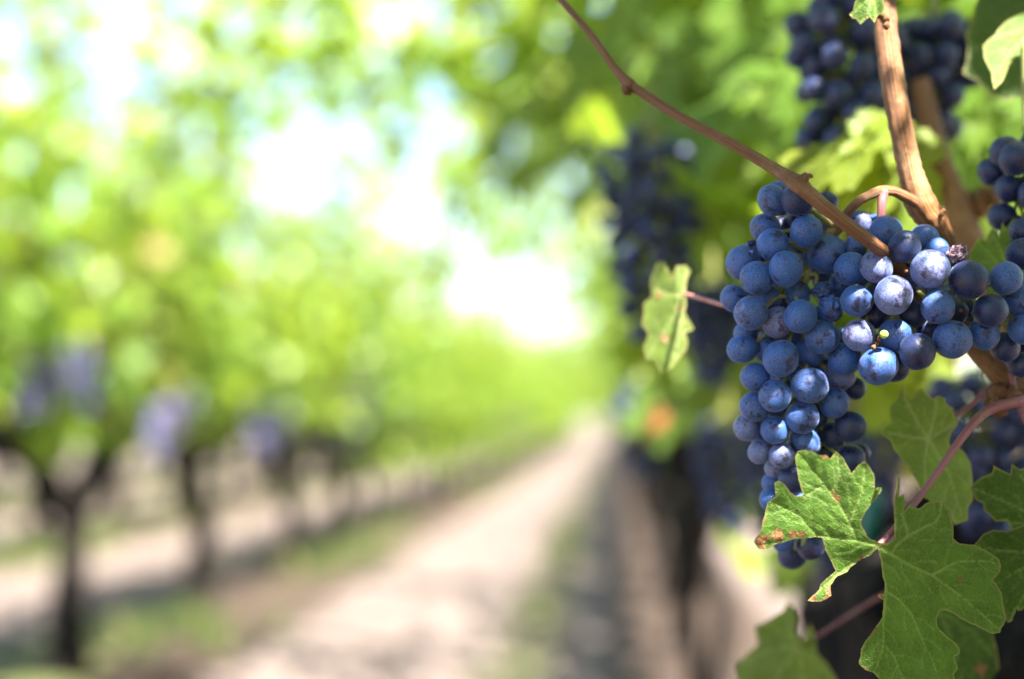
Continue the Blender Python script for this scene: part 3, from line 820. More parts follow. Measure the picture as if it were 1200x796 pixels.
leaf1 = traced_leaf('big lobed grape leaf in focus with a browned tip, hiding the foot of the bunch', L1, V1, d_L1, M_HERO,
    [(892,634,14),(912,628,11),(930,627,8),(940,626,6),(981,583,7),(976,577,5),(966,535,6),(1010,655,5),(1022,735,9),(1018,745,6),(1029,698,6),(972,690,7),(970,700,7),(953,702,6),(1012,786,6),(1125,680,4),(895,610,5)],
    1.9, 1.7, petiole=[(1029,640,.526,3.6),(1047,621,.530,3.8),(1075,586,.538,4.0),(1102,549,.545,4.2),(1135,503,.552,5.0),(1160,480,.557,6),(1195,470,.562,7),(1225,462,.575,7)], pmat=M_CANE_P, J=J1, seed=3)
leaf1['group'] = 'leaves around the bunches'

L2 = [(1057.6,448.4),(1054,458),(1050,468.4),(1041.8,478.5),(1042.6,488.5),(1044,495),(1033.4,501.8),(1031.7,508.5),(1044,517),(1048.5,528.6),(1058.5,540),(1067,553.6),(1073.5,563.7),(1080,580),(1095,592),(1112,600),(1119,615),(1125,613),(1134,610),(1134,598),(1140,585),
 (1140,564),(1138,545),(1130,530),(1124.5,525),(1115,528.6),(1112,518.5),(1115,507),(1122,498.5),(1123,492),(1118,487),(1117,478.5),(1109,474),(1107.8,466.8),(1098.6,464),(1093.6,467.6),(1087,462.6),(1079.4,455),(1073.5,459),(1067,467.6),(1062,460)]
traced_leaf('pale folded grape leaf behind the big leaf, between the bunch and the reddish leaf stalk', L2, [[(1088,515),(1075,495),(1062,470),(1058,450)],[(1088,515),(1066,512),(1035,506)],[(1088,515),(1083,545),(1085,580)],[(1088,515),(1105,505),(1120,494)],[(1088,515),(1095,490),(1098,468)],[(1088,515),(1110,550),(1128,605)]],
    lambda x, y: .580 + .00016 * abs((x - 1062) - (y - 470) * .25) + .00003 * (y - 500), M_HERO_P, (), 2.6, 1.6, J=(1088, 515), seed=4, group='leaves around the bunches',
    petiole=[(1088,515,.5845,2.5),(1104,503,.590,2.6),(1120,489,.598,3.2),(1145,468,.600,3.4),(1175,440,.600,3.6)], pmat=M_CANE_P)
L3 = [(1137,571),(1149,560),(1163,554),(1164,545),(1172,550),(1184,556),(1186,543),(1195,550),(1205,546),(1222,556),(1238,552),(1250,590),(1240,625),(1225,640),(1206,636),(1187,622),(1180,611),(1167,612),(1163,607),(1153,598),(1152,590),(1143,585)]
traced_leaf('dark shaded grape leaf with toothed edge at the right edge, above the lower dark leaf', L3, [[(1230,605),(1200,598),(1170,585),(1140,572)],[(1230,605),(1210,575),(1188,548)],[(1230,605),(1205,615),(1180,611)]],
    lambda x, y: .566 + .00006 * (1200 - x) + .00014 * (y - 590), M_HERO_D, (), 2.8, 1.4, J=(1230, 605), seed=5, group='leaves around the bunches')
L4 = [(1140,640),(1150,628),(1163,621),(1180,622),(1200,615),(1230,622),(1250,650),(1252,690),(1230,722),(1200,712),(1198,715),(1193,716),(1191,713),(1186,728),(1181,730),(1177,720),(1170,700),(1158,680),(1148,660)]
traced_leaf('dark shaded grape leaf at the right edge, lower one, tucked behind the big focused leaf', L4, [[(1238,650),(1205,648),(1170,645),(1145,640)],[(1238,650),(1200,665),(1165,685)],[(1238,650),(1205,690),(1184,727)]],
    lambda x, y: .566 + .00003 * (1200 - x) + .00015 * (y - 680), M_HERO_D, (), 2.8, 1.4, J=(1238, 650), seed=6, group='leaves around the bunches')
L5 = [(1085,712),(1110,705),(1140,715),(1160,735),(1168,760),(1171,785),(1160,812),(1135,830),(1105,826),(1085,812),(1090,780),(1082,750)]
traced_leaf('dim olive grape leaf out of focus, below the right half of the big leaf', L5, [[(1100,715),(1120,760),(1130,820)],[(1100,715),(1140,740),(1165,770)]],
    lambda x, y: .625 + .00005 * (x - 1100), M_HERO_D, [(1150,785,12)], 4, 1.6, J=(1100, 715), seed=7, group='leaves around the bunches')
L6 = [(862,779),(873,770),(881,762),(889,755.5),(884,733),(892,731),(900,726.5),(910,720),(916.5,717),(923,706),(931,713.7),(934,726),(932,742),(942,752),(949,730),(955,746),(957,765),(971,781),(979,794),(985,815),(965,838),(935,842),(905,836),(880,828),(866,805)]
traced_leaf('blurred green grape leaf at the bottom edge, below the browned tip of the big leaf', L6, [[(936,758),(925,735),(922,708)],[(936,758),(905,760),(868,778)],[(936,758),(940,790),(945,830)],[(936,758),(958,780),(980,800)],[(936,758),(915,785),(890,820)]],
    lambda x, y: .685 + .0001 * abs(x - 930), M_HERO_P, (), 4, 1.8, J=(936, 758), seed=8, group='leaves around the bunches',  # paler blade stands in for light coming through this leaf
    petiole=[(936,758,.686,2.4),(955,748,.688,2.2),(985,728,.690,2.2),(1020,706,.690,2.4),(1060,680,.70,2.6),(1120,600,.72,3)], pmat=M_CANE_P)
L7 = [(765,320),(770,308),(778,307),(783,316),(788,328),(789,320),(793,312),(804,311),(809,318),(804,330),(803,344),(804,360),(802,366),(806,374),(813,385.5),(803,389.5),(806,400),(804,410.6),(794,422.7),(786,431),(774,437),(766,420.7),(758,421.7),(754,408.6),(760,390.5),(752,380.5),(755,366),(754,356),(764,348),(762,335)]
traced_leaf('small yellow-green grape leaf with pink scars on a pink stalk, left of the main bunch', L7, [[(801,345),(785,345),(770,340),(772,310)],[(801,345),(790,370),(770,400),(760,415)],[(801,345),(797,380),(790,425)],[(801,345),(803,330),(804,314)]],
    lambda x, y: .634 + .00030 * abs(x - 795) - .00003 * (y - 370), M_HERO_P, [(772,345,6),(779,397,7),(797,362,5)], 2.6, 1.8, J=(801, 345), seed=9, group='leaves around the bunches',
    petiole=[(801,345,.634,2.2),(815,348,.604,2.5),(832,353,.597,2.7),(850,358,.590,2.9),(880,362,.584,3)], pmat=M_CANE_PK)
L8 = [(1134,300),(1138,293),(1142,286),(1146.5,278.6),(1156,281.6),(1159,273),(1161.7,267.5),(1168.7,271),(1171,277),(1175,259),(1178,267.5),(1181.5,265),(1187.4,255),(1192,257),(1192,267.5),(1205,262),(1218,275),(1224,310),(1208,345),(1180,352),(1160,345),(1146,330)]
traced_leaf('fresh green toothed leaf standing up above the right end of the broad bunch', L8, [[(1190,345),(1170,310),(1146,282)],[(1190,345),(1180,310),(1163,270)],[(1190,345),(1187,300),(1187,258)]],
    lambda x, y: .590 + .00006 * (x - 1150), M_HERO, (), 2.6, 1.2, J=(1190, 345), seed=10, group='leaves around the bunches')
L9 = [(1152,54),(1158,47),(1165,42),(1170,34),(1177,27),(1188,20),(1200,15),(1220,12),(1245,18),(1250,40),(1235,60),(1215,62),(1197,66),(1188,70),(1182,76),(1178,88),(1175,95),(1165,105),(1163,96),(1162,85),(1157,76),(1153,67)]
traced_leaf('bright sunlit leaf tip pointing down in the upper right corner', L9, [[(1235,30),(1205,45),(1178,70),(1166,102)],[(1235,30),(1200,35),(1165,45)]],
    lambda x, y: .612 + .0003 * (1200 - x) * .3 - .0003 * (y - 50), M_HERO, (), 2.8, 1.3, J=(1235, 30), seed=11, group='leaves around the bunches')
L10 = [(1128,85),(1133,70),(1134,55),(1132,38),(1138,25),(1142,8),(1150,-12),(1180,-25),(1220,-25),(1245,-5),(1250,40),(1230,85),(1205,112),(1180,118),(1160,110),(1146,96)]
traced_leaf('dark shaded leaf in the upper right corner, behind the sunlit leaf tip', L10, [[(1220,10),(1180,35),(1140,60)],[(1220,10),(1190,60),(1175,110)]],
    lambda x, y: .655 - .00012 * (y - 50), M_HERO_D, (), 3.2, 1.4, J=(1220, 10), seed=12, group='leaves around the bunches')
L11 = [(995,17),(1000,12),(1001,5),(1004,-3),(1010,-10),(1022,-13),(1034,-8),(1037,6),(1035,18),(1030,17),(1025,27),(1019,20),(1015,23),(1008,29),(1003,22),(999,22)]
traced_leaf('small bright green leaf at the top edge, growing beside the top of the thick cane', L11, [[(1022,-5),(1018,10),(1010,25)],[(1022,-5),(1010,5),(998,17)],[(1022,-5),(1026,8),(1026,24)]],
    lambda x, y: .560 + .0002 * abs(x - 1018), M_HERO, (), 2.2, 1.2, J=(1022, -5), seed=13, group='leaves around the bunches',
    petiole=[(1022,-5,.560,1.8),(1030,-15,.565,2),(1040,-22,.572,2.2)], pmat=M_STEM)

# ------------------------------------------------------------------ canes in focus
def cane(name, label, pts, mat, ridge=.05, rough=.08, nodes=(), group=None, seg=18):
    P = [at(*p[:3]) for p in pts]; org = P[0]
    root = empty(name, org, label, 'vine cane', group)
    m = MB(); m.tube(P, [p[3] * p[2] / FPX for p in pts], 8, seg, ridge, rough, 1.3); m.build('stem', mat, root, org)
    for (x, y, d, s, n, sd) in nodes:
        b = MB(); r = np.random.default_rng(sd); c = at(x, y, d)
        for k in range(n):
            b.blob(c + r.normal(0, .45, 3) * s * d / FPX, s * d / FPX * r.uniform(.5, .9), .5, sd + k * 3, (1, 1, 1.25), 8, 10)
        b.build('bud', mat, root, org)
    return root
cane('vine_cane', 'thin brown cane slanting from the top edge down across the front of the bunch',
     [(640,-28,.600,4),(655,-3,.596,4.2),(690,38,.585,4.3),(722,82,.575,4.8),(738,100,.571,8),(748,106,.569,6),(800,139,.557,5.8),(860,170,.545,6.2),(912,201,.536,7.2),(934,215,.531,11),(948,227,.529,9),(980,254,.527,8.2),(1005,273,.528,8.2),(1024,287,.533,8),(1040,300,.546,8),(1058,320,.556,8),(1080,350,.564,7)],
     M_CANE, .05, .10, [(733,107,.568,5.5,4,2),(942,209,.528,4.6,4,9),(949,206,.527,3.5,4,5)])
cane('vine_cane', 'thick sun-patched brown cane rising to the top edge, swollen where the bunch stalk leaves it',
     [(1036,-30,.585,11),(1037,0,.583,12.5),(1040,50,.579,13.5),(1049,110,.575,14),(1058,160,.573,13.5),(1068,205,.572,14),(1080,240,.572,17.5),(1096,262,.573,15.5),(1108,285,.575,11.5),(1118,320,.580,10.5),(1128,365,.583,10.5),(1142,407,.580,11.5),(1160,427,.577,12),(1180,447,.574,13),(1200,458,.575,16),(1240,470,.60,18)],
     M_CANE, .05, .10, [(1172,468,.570,13,6,3),(1182,455,.572,14,4,8),(1107,250,.566,4,3,4),(1036,20,.566,7,3,6)], seg=24)
cane('vine_cane', 'blurred reddish brown cane behind the thick cane, left of the right-hand bunch',
     [(1078,95,.735,12),(1090,150,.73,14),(1105,200,.725,15),(1122,245,.72,17),(1140,290,.715,18),(1165,350,.71,18),(1200,420,.70,20)], M_CANE, .05, .15, [(1150,235,.72,14,5,3)])
cane('leaf_stalk', 'short purple leaf stalk curving down beside the brown wood at the right edge',
     [(1184,436,.568,3.6),(1190,460,.566,3.6),(1197,482,.564,3.5),(1212,510,.562,3.4)], M_CANE_P, .03, .05)

# ------------------------------------------------------------------ blurred bunches close behind
def gen_bunch(label, top, length, rad, n, seed, kinds='ndd', group='grape bunches hanging behind in the near row', berries=True, rb=(.0060, .0074), bend=(0, 0, 0), mat=None):
    r = np.random.default_rng(seed); top = np.asarray(top, float)
    P, R = [], []; tries = 0
    while len(P) < n and tries < 9000:
        tries += 1
        h = r.beta(1.1, 1.35); w = rad * (1.0 - .68 * h) * (.55 + .45 * min(1, h * 5))
        a = r.uniform(0, 2 * math.pi); q = math.sqrt(r.uniform(.15, 1)) * w
        p = np.array((q * math.cos(a), q * math.sin(a), -.012 - h * length)) + np.asarray(bend) * h
        rr = r.uniform(*rb)
        if all(np.linalg.norm(p - x) > .90 * (rr + s) for x, s in zip(P, R)): P.append(p); R.append(rr)
    P, R = np.array(P), np.array(R)
    ax = np.array([(0, 0, .03), (0, 0, 0), np.asarray(bend) * .5 + (0, 0, -length * .5), np.asarray(bend) * 1.0 + (0, 0, -length)])
    if berries:
        root = empty('grape_bunch', top, label, 'grape bunch', group)
        for i, (p, s) in enumerate(zip(P, R)): berry(root, np.zeros(3), p, s, pick(kinds[i % len(kinds)], i), r)
        bunch_stem(P, R, ax, None, None, r).build('stem', M_STEM, root)
        return root
    m = MB(); V, F = sphere(7, 10)
    for p, s in zip(P, R): m.add(V * s + p, F, V)
    m.tube(ax, .0025, 4, 6)
    return m
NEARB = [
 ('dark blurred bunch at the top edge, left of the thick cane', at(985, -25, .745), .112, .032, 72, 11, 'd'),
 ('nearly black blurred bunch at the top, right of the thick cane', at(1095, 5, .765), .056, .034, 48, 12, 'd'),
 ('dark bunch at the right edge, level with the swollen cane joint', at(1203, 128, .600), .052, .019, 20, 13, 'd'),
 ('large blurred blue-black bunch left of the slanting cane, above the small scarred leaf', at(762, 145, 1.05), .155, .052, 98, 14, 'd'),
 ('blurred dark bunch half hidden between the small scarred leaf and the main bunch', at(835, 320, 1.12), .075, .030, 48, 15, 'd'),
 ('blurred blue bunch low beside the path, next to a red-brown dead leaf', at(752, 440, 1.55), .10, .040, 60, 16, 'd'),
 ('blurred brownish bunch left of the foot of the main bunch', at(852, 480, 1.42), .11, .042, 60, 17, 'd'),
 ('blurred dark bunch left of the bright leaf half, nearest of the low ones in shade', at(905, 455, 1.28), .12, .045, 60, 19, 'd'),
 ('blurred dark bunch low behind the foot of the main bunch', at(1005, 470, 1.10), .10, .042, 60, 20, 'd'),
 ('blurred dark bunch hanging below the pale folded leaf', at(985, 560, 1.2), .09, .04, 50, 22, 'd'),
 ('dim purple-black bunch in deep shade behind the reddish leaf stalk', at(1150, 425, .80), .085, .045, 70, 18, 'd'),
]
for a in NEARB: gen_bunch(*a)
# left row bunches (too small and blurred to show berries): one mesh each
BV = []
for s in range(4):
    m = gen_bunch('', (0, 0, 0), .15, .05, 70, 40 + s, berries=False, rb=(.0085, .0105))
    o = m.build('grape_bunch', M_GRAPE_FAR); BV.append(o.data); bpy.data.objects.remove(o)
rb = np.random.default_rng(21)
for k, y in enumerate(across):
    if k == 0 or k > 14: continue
    lab = ['', 'blurred lavender bunch hanging at the leftmost trunk of the row across the path', 'blurred lavender bunch hanging beside the second trunk from the left across the path',
           'blurred bluish bunch hanging beside the third trunk from the left across the path', 'blurred bluish bunch hanging beside the fourth trunk from the left across the path'][k] if k < 5 else 'small blurred bluish bunch in the middle stretch of the row left of the path'
    for q in range(6 if k < 5 else 5):
        yy = y + rb.uniform(-.75, .75); z = rb.uniform(1.0, 1.24)
        x = ROWS['across'] + (abs(rb.normal(.14, .1)) if rb.random() < .75 else -rb.uniform(.05, .2))
        o = link('grape_bunch', BV[q % 4], None, (x, yy, z)); o.rotation_euler = (0, 0, rb.uniform(0, 6)); o.scale = (1, 1, rb.uniform(.8, 1.1))
        tag(o, lab, 'grape bunch', 'bunches in the row across the path')

for j, (px, py, Y, lab) in enumerate([(px, py, Y, lab) for lab, Y, pp in (('blurred lavender bunch hanging at the leftmost trunk of the row across the path', 5.0, ((28,452),(52,440),(70,428),(92,412),(45,425),(105,440))),
        ('blurred lavender bunch hanging beside the second trunk from the left across the path', 6.6, ((180,488),(198,500),(205,478),(218,468),(188,512))),
        ('blurred bluish bunch hanging beside the third trunk from the left across the path', 8.4, ((318,478),(325,500),(315,512),(332,488))),
        ('blurred bluish bunch hanging beside the fourth trunk from the left across the path', 10.2, ((415,468),(424,480),(432,462)))) for px, py in pp]):
    p = at(px, py - 14, Y); o = link('grape_bunch', BV[j % 4], None, p); o.rotation_euler = (0, 0, j * 1.3); o.scale = (1.1, 1.1, 1)
    tag(o, lab, 'grape bunch', 'bunches in the row across the path')

# ------------------------------------------------------------------ near row vines
# broad leaves the photo shows blurred right behind the bunch
def big_leaf(px, py, d, size, seed, v, up=.4, side=-1):
    r = np.random.default_rng(seed)
    n = np.array((side * .5, -.6, up)) + .35 * r.standard_normal(3); tip = np.array((side * .4, r.uniform(-.3, .3), -.9)) + .25 * r.standard_normal(3)
    c = at(px, py, d); return np.concatenate([c, n, tip, [size], [v]])
BL = [(1008,166,.70,.044,1,.9),(975,205,.71,.038,2,.92),(1045,178,.705,.037,3,.88),(890,110,.98,.085,4,.45),(900,200,1.02,.08,5,.6),(885,250,1.0,.075,6,.55),(830,90,1.1,.09,7,.35),(760,60,1.2,.09,8,.3),(700,90,1.3,.085,9,.35),(930,40,1.0,.09,10,.4),
      (840,440,1.2,.07,11,.7),(800,420,1.35,.07,12,.75),(870,330,1.15,.08,13,.6),(868,300,1.2,.07,14,.5),(1150,150,.86,.07,15,.4),(1165,215,.84,.06,16,.55),(1110,290,.85,.055,17,.6),(900,20,1.15,.09,18,.3),(1090,10,.9,.08,19,.35),(1150,30,.95,.08,20,.3),
      (860,640,1.5,.06,21,.55),(930,660,1.35,.05,22,.6),(775,470,1.5,.06,23,.4),(1060,440,.95,.05,24,.85),(880,160,1.1,.08,25,.5),(960,110,1.05,.08,26,.45),(1020,300,.95,.06,27,.7),(1000,620,1.3,.05,28,.5)]
LIT = [at(x, y, d) for x, y, d in ((1088,308,.532),(1094,322,.531),(1050,338,.532),(1042,352,.531),(1006,358,.534),(1012,388,.534),(1006,398,.534),(1055,392,.534),(1032,313,.535),(1062,298,.534),(1007,260,.57),(1122,295,.54),(1038,256,.565),(1000,348,.535),(1010,350,.534),(1045,386,.534),(1058,398,.534),(1036,318,.535),(1028,308,.536),(1100,305,.532),(1080,318,.532),(1095,328,.531),(1015,395,.534),(1040,340,.532),(1056,352,.531),(965,393,.534),(969,399,.534),(1062,292,.536),
       (1046,35,.571),(1048,52,.571),(1049,92,.567),(1053,110,.566),(1072,185,.563),(1078,200,.563),(1076,222,.56),(1036,224,.557),(1055,229,.56),
       (752,228,.995),(738,212,.995),(975,30,.71),(955,56,.71),(765,452,1.5),(1180,55,.61),(1168,75,.61),(1190,40,.61),(1012,10,.56),(1022,12,.56))]
LITB = [at(b[0], b[1], b[2]) - np.array((0, .01, -.0)) - np.array((0, 0, .35 * b[3])) * k for b in BL if b[5] >= .45 for k in (0, 1, 2)]
SH = [p for p, tt in zip(np.vstack([WA, WB]), A_T + B_T)]
SH = [p for p in SH if min(np.linalg.norm(p - q) for q in LIT) > .011]
SH += [at(x, y, d_L1(x, y)) for x in range(1036, 1180, 12) for y in range(560, 800, 12) if pip(np.array([[x, y]], float), np.array(L1))[0]]
SH += [at(x, y, .55) for x, y in ((770,120),(785,129),(815,146),(830,154),(870,174))] + [at(x, y, .53) for x, y in ((760,112),(800,140),(850,165),(890,190),(930,212),(970,245),(1000,270),(1025,288))]
SH += [at(1031, 45, .572), at(1034, 70, .57), at(1046, 73, .566), at(1040, 95, .567), at(1052, 128, .563), at(1057, 205, .562), at(1057, 140, .565), at(1062, 165, .565), at(1092, 262, .56), at(1010, 235, .56), at(1033, 250, .556), at(1033, 275, .556)]
SH += [at(x, y, .58) for x in range(1040, 1200, 25) for y in range(460, 790, 25)] + [at(x, y, .6) for x, y in ((1150,300),(1165,310),(1180,290),(1160,70+400))]
SH += [at(x, y, 1.01) for x in range(705, 815, 18) for y in range(165, 390, 20)] + [at(x, y, 1.28) for x in range(820, 900, 18) for y in range(480, 640, 22)]
SH += [at(x, y, .725) for x in (950, 970, 990, 1010) for y in (0, 30, 60, 90, 120)] + [at(x, y, .745) for x in (1060, 1080, 1100, 1125) for y in (15, 45, 75, 110)]
SH += [at(x, y, 1.40) for x in (830, 855, 875) for y in (500, 530, 565, 600)] + [at(x, y, .650) for x, y in ((1140,20),(1142,60),(1150,90),(1180,112),(1195,90),(1150,5))]
LIT += [at(x, y, d_L1(x, y) - .001) for x in range(898, 1026, 9) for y in range(532, 672, 9) if pip(np.array([[x, y]], float), np.array(L1_left))[0]]
LIT += [at(x, y, .634 + .0003 * abs(x - 795) - .002) for x, y in ((770,330),(797,330),(775,360),(795,385),(770,400),(785,420))]
SH = [p for p in SH if min(np.linalg.norm(p - q) for q in LIT) > .006]
LITA = np.array(LIT + LITB); SHA = np.array(SH)

near_sets = []
for k in range(3):
    r = np.random.default_rng(500 + k)
    L, S = vine_leaf_list(r, 34, 2.35, .36, 1.0, (.05, .085), 330, .15)
    L[:, 0] += ROWS['near'] + .06; L[:, 1] += near_y[k]
    S = [s + np.array((ROWS['near'] + .06, near_y[k], 0)) for s in S]
    near_sets.append([L, S, r])
def keep_leaf(L):
    ok = np.ones(len(L), bool)
    for i, q in enumerate(L):
        c = q[:3] + .35 * q[9] * q[6:9] / np.linalg.norm(q[6:9])
        x, y, d = proj(c); m = 1.25 * q[9] / max(d, .05) * FPX
        if np.linalg.norm(c - CAM) < .34: ok[i] = False
        if d > .03 and d < .80 and -m < x < 1200 + m and -m < y < 796 + m: ok[i] = False
        # openings: the low fruit zone and the places where the bunches hang
        if d > .03 and 0 < y < 796:
            if d < 1.5 and 690 < x + m * .5 and x - m * .5 < 815 and 150 < y < 390: ok[i] = False
            if d < 3.4 and x < 640 - 0 and y > 60: ok[i] = False
            if d < 3.4 and x < 730 and y > 250: ok[i] = False
            if d < 1.1 and y > 420 and x > 1040: ok[i] = False
            if d < 2.2 and y > 560: ok[i] = False
        n = q[3:6] / np.linalg.norm(q[3:6])
        den = SUN @ n
        if abs(den) > .02:
            tt = ((c - LITA) @ n) / den
            hit = LITA + tt[:, None] * SUN
            if np.any((tt > 0) & (np.linalg.norm(hit - c, axis=1) < 1.05 * q[9] + .006)): ok[i] = False
    return ok
for s in near_sets: s[0] = s[0][keep_leaf(s[0])]

def covered(L, pts, f):
    cov = np.zeros(len(pts), bool)
    for q in L:
        n = q[3:6] / np.linalg.norm(q[3:6]); c = q[:3] + .3 * q[9] * q[6:9] / np.linalg.norm(q[6:9]); den = SUN @ n
        if abs(den) < .05: continue
        tt = ((c - pts) @ n) / den; hit = pts + tt[:, None] * SUN
        cov |= (tt > 0) & (np.linalg.norm(hit - c, axis=1) < f * q[9])
    return cov
# unseen leaves added to the nearest vine to keep sun off parts of the bunch
allL = np.vstack([s[0] for s in near_sets]); cov = covered(allL, SHA, .55)
r = np.random.default_rng(9); extra = []
for rnd in range(900):
    if cov.all(): break
    best = None
    idx = np.flatnonzero(~cov)
    for c_ in range(90):
        p = SHA[r.choice(idx)]
        small = rnd > 300
        tt = r.uniform(.24, .85); sz = r.choice([.007, .009, .012, .015, .02]) if small else r.choice([.009, .013, .018, .026, .036, .05, .065, .075])
        c = p + SUN * tt + r.normal(0, .35, 3) * sz
        n = SUN + .35 * r.standard_normal(3); n /= np.linalg.norm(n)
        tip = np.array((-.4, r.uniform(-.6, .6), -.8)); tip -= n * (tip @ n); tip /= np.linalg.norm(tip)
        den = SUN @ n
        t1 = ((c - LITA) @ n) / den; h1 = LITA + t1[:, None] * SUN
        if np.any((t1 > 0) & (np.linalg.norm(h1 - c, axis=1) < .95 * sz + .0045)): continue
        x, y, d = proj(c); m = sz / max(d, .05) * FPX * 1.2
        if np.linalg.norm(c - CAM) < .3 + sz: continue
        if d > .03 and -m < x < 1200 + m and -m < y < 796 + m: continue
        t2 = ((c - SHA) @ n) / den; h2 = SHA + t2[:, None] * SUN
        cv = (t2 > 0) & (np.linalg.norm(h2 - c, axis=1) < .62 * sz)
        gain = (cv & ~cov).sum()
        if best is None or gain > best[0]: best = (gain, cv, np.concatenate([c - tip * .3 * sz, n, tip, [sz], [r.beta(2.2, 2.6)]]))
    if best is None: continue
    cov |= best[1]; extra.append(best[2])
print('shade leaves', len(extra), 'uncovered', (~cov).sum(), 'of', len(cov))
near_sets[1][0] = np.vstack([near_sets[1][0], np.array(extra)])
def unblock(L, pts):
    """prune the leaves that stand between the sun and the spots the photo shows sunlit"""
    while True:
        me = leaves_mesh('probe', L, T_HI, None)
        nf = [len(T_HI[i % 5][1]) for i in range(len(L))]; own = np.repeat(np.arange(len(L)), nf)
        bv = BVHTree.FromPolygons([v.co.copy() for v in me.vertices], [tuple(p.vertices) for p in me.polygons])
        bpy.data.meshes.remove(me); bad = set()
        for p in pts:
            o = Vector(p)
            for _ in range(12):
                loc, nn, i, dd = bv.ray_cast(o, Vector(SUN))
                if loc is None: break
                bad.add(int(own[i])); o = loc + Vector(SUN) * 2e-4
        # the template of a leaf follows its place in the list: blank a pruned leaf instead of deleting it
        bad = [b for b in bad if L[b, 9] > 1e-5]
        if not bad: return L
        L[bad, 9] = 1e-6
for s in near_sets: s[0] = unblock(s[0], LITA)
near_sets[1][0] = np.vstack([near_sets[1][0]] + [big_leaf(*b)[None] for b in BL])
labs = ['leafy vine beside the camera, mostly out of the frame, shading the right side',
        'near vine that carries the focused bunches, dark trunk behind the leaves on the right',
        'second vine of the right row, dark brown trunk blurred behind the long bunch']
for k, (L, S, r) in enumerate(near_sets):
    org = np.array((ROWS['near'] + (-.03, -.01, -.11)[k], near_y[k], ground_h(ROWS['near'], near_y[k]) - .03))
    root = empty('grapevine', org, labs[k], 'grapevine', 'vines of the row on the right')
    tm, f = trunk_mb(r, .04, .9 if k == 1 else .74, .085 if k < 2 else .017)
    tm.build('trunk', M_BARK, root); 
    if k != 1: cordon_mb(r, f, .98, .045 if k == 0 else .020).build('cordon', M_BARK, root)
    else:
        c = cordon_mb(r, f, .95, .06); c.build('cordon', M_BARK, root)
    # shoots: keep only those that stay out of the view close to the lens
    S2 = []
    for C in S:
        pr = [proj(p) for p in C]
        if any(d < .85 and d > 0 and -150 < x < 1350 and -120 < y < 900 for x, y, d in pr) or min(np.linalg.norm(C - CAM, axis=1)) < .3: continue
        CC = np.repeat(C, 6, axis=0); CC[:-6] += np.repeat(C[1:] - C[:-1], 6, axis=0) * np.tile(np.arange(6) / 6, len(C) - 1)[:, None]
        w_ = CC[:, None, :] - LITA[None]; tt = w_ @ SUN; ds = np.linalg.norm(w_ - tt[..., None] * SUN, axis=2)
        if np.any((tt > 0) & (ds < .012)): continue
        S2.append(C)
    if S2: shoots_mb(S2).build('canes', M_SHOOT, root, org)
    me = leaves_mesh('foliage', L - np.concatenate([org, np.zeros(8)]), T_HI, M_NEAR, True)
    link('foliage', me, root)
# dead red-brown leaf and green tie
t = NT('dead_leaf'); n_ = t.noise(40, None, 4)
M_DEAD = leaf_shader(t, t.mix(n_, (.16, .04, .015), (.30, .09, .03)), (.28, .07, .02, 1), None, .35)
lv = big_leaf(770, 475, 1.5, .045, 31, .9)
o = link('grape_leaf', leaves_mesh('grape_leaf', (lv - np.concatenate([lv[:3], np.zeros(8)]))[None], T_HI, M_DEAD), None, lv[:3])
tag(o, 'small red-brown dead leaf, blurred, beside the low blue bunch at the path edge', 'leaf')
tie = MB(); c0 = at(1022, 612, .86)
tie.tube([at(1026, 575, .86), at(1024, 590, .855), at(1021, 612, .855), at(1019, 632, .86), at(1018, 648, .865)], [.004, .006, .0065, .006, .004], 5, 8, 0, .2)
o = tie.build('vine_tie', M_TIE, None, c0); o.location = c0
tag(o, 'strip of teal green plastic tie hanging blurred behind the big focused leaf', 'vine tie')

# ------------------------------------------------------------------ shoots arching over the path
def arch(label, pts, n, seed, size=(.055, .085), spread=.09):
    r = np.random.default_rng(seed); P = [at(*p) for p in pts]; org = P[0]; C = catmull(P, 10)
    root = empty('arching_shoot', org, label, 'vine shoot', 'shoots arching over the path')
    m = MB(); m.tube(P, np.linspace(.006, .0025, len(P)), 10, 7); m.build('stem', M_SHOOT, root, org)
    L = []
    for k in range(n):
        q = C[int(r.integers(0, len(C)))] + r.normal(0, spread, 3)
        L.append(np.concatenate([q - org, np.array((-.3, -.3, .8)) + .5 * r.standard_normal(3), np.array((r.normal(0, .5), r.normal(0, .5), -.8)), [r.uniform(*size)], [np.clip(r.beta(2, 2), 0, 1)]]))
    link('foliage', leaves_mesh('foliage', np.array(L), T_LO, M_FOL), root)
arch('long leafy shoot with a reddish stem arching along the top edge over the path', [(700,150,3.2),(640,70,3.3),(540,45,3.5),(420,35,3.8),(320,40,4.0),(240,60,4.2)], 140, 61, (.055, .085), .11)
arch('leafy shoot bunched above the arching shoot, at the top middle edge', [(690,60,2.8),(610,10,2.9),(520,0,3.1),(420,-10,3.3),(300,-30,3.5)], 150, 62, (.055, .085), .12)
arch('drooping leafy shoot left of the slanting cane, hanging over the path', [(720,40,2.2),(660,60,2.3),(620,120,2.4),(610,190,2.5)], 42, 63, (.05, .08), .06)

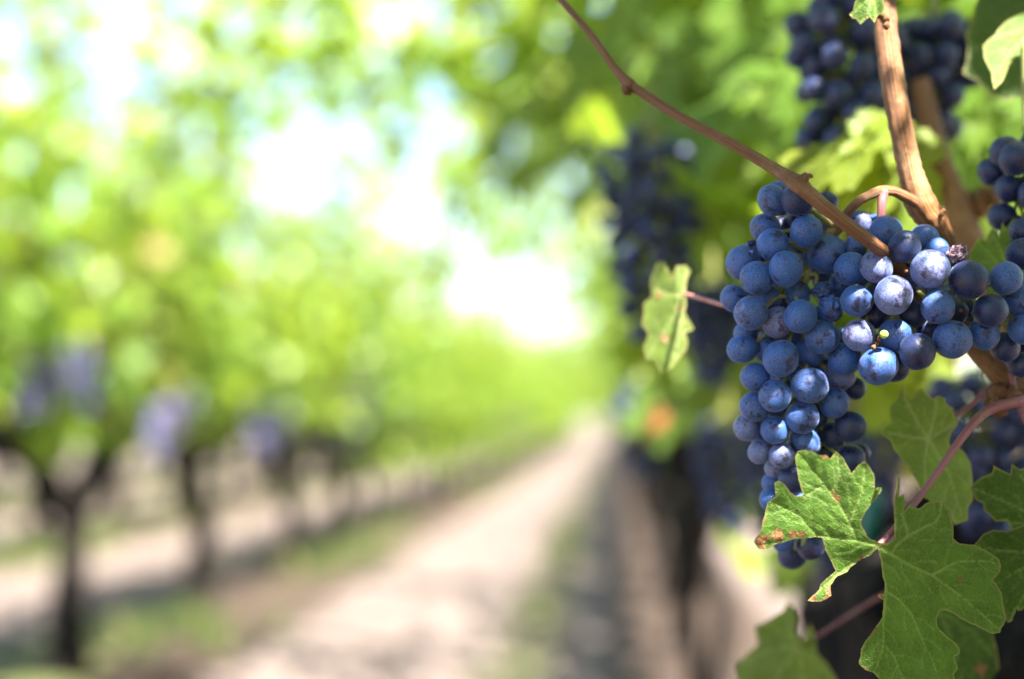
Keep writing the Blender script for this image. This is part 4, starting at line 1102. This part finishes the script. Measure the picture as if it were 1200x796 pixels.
arch('sparse leafy shoot hanging in front of the sky above the path, lowest of the shoots', [(650,120,4.0),(600,170,4.2),(540,230,4.5),(500,280,4.8)], 26, 64, (.06, .09), .16)
arch('leafy shoot lying almost level across the sky over the path, second lowest', [(700,240,5.0),(600,215,5.2),(500,205,5.4),(400,225,5.8)], 55, 66, (.06, .09), .11)
arch('leafy shoot lying almost level across the sky over the path, far along the row', [(705,300,7.5),(620,283,7.8),(540,288,8.0),(440,300,8.4)], 50, 67, (.07, .10), .13)
arch('leafy shoot crossing the largest sky gap at the upper left of the path', [(640,160,4.6),(520,140,4.8),(420,135,5.0),(320,150,5.2)], 48, 68, (.06, .09), .11)
arch('sparse leafy shoot high at the upper left, in front of the sky', [(330,20,4.4),(270,60,4.5),(215,110,4.6),(180,170,4.7)], 75, 65, (.06, .09), .17)
# ------------------------------------------------------------------ weeds
r = np.random.default_rng(31)
t = NT('weed_blades'); 
M_WEED = leaf_shader(t, t.ramp(t.attr('var'), [(0, (.03, .06, .012)), (.5, (.06, .09, .02)), (1, (.17, .15, .07))]), (.12, .15, .03, 1), None, .4)
V, F, va, n = [], [], [], 0
def tuft(x, y, hgt, m):
    global n
    z = ground_h(x, y)
    for _ in range(m):
        a = r.uniform(0, 6.28); b = r.uniform(0, .09); w = r.uniform(.003, .008); h = hgt * r.uniform(.5, 1.1)
        bx, by = x + b * math.cos(a), y + b * math.sin(a); ln = r.uniform(.1, .6) * h
        V.extend([(bx - w, by, z - .01), (bx + w, by, z - .01), (bx + math.cos(a) * ln * .4 + w * .7, by + math.sin(a) * ln * .4, z + h * .6), (bx + math.cos(a) * ln, by + math.sin(a) * ln, z + h)])
        F.extend([[n, n + 1, n + 2], [n, n + 2, n + 3]]); va.extend([r.random()] * 4); n += 4
for rx, y0, y1, cnt in ((ROWS['across'], 4.2, 34, 420), (ROWS['second'], 8, 26, 260), (ROWS['third'], 12, 28, 160)):
    for _ in range(cnt):
        y = y0 + (y1 - y0) * r.random() ** 1.4
        if y < 6.2: continue
        if noise.noise(Vector((rx, y * .8, 3))) < .05: continue
        tuft(rx + r.normal(.14, .2), y, r.uniform(.06, .22), 14)
for _ in range(130):
    y = 3.6 + 14 * r.random(); tuft(-.42 + r.normal(0, .08), y, r.uniform(.03, .07), 10)
o = link('weeds', mesh('weeds', V, F, M_WEED, False, {'var': ('FLOAT', va)}))
tag(o, kind='stuff')
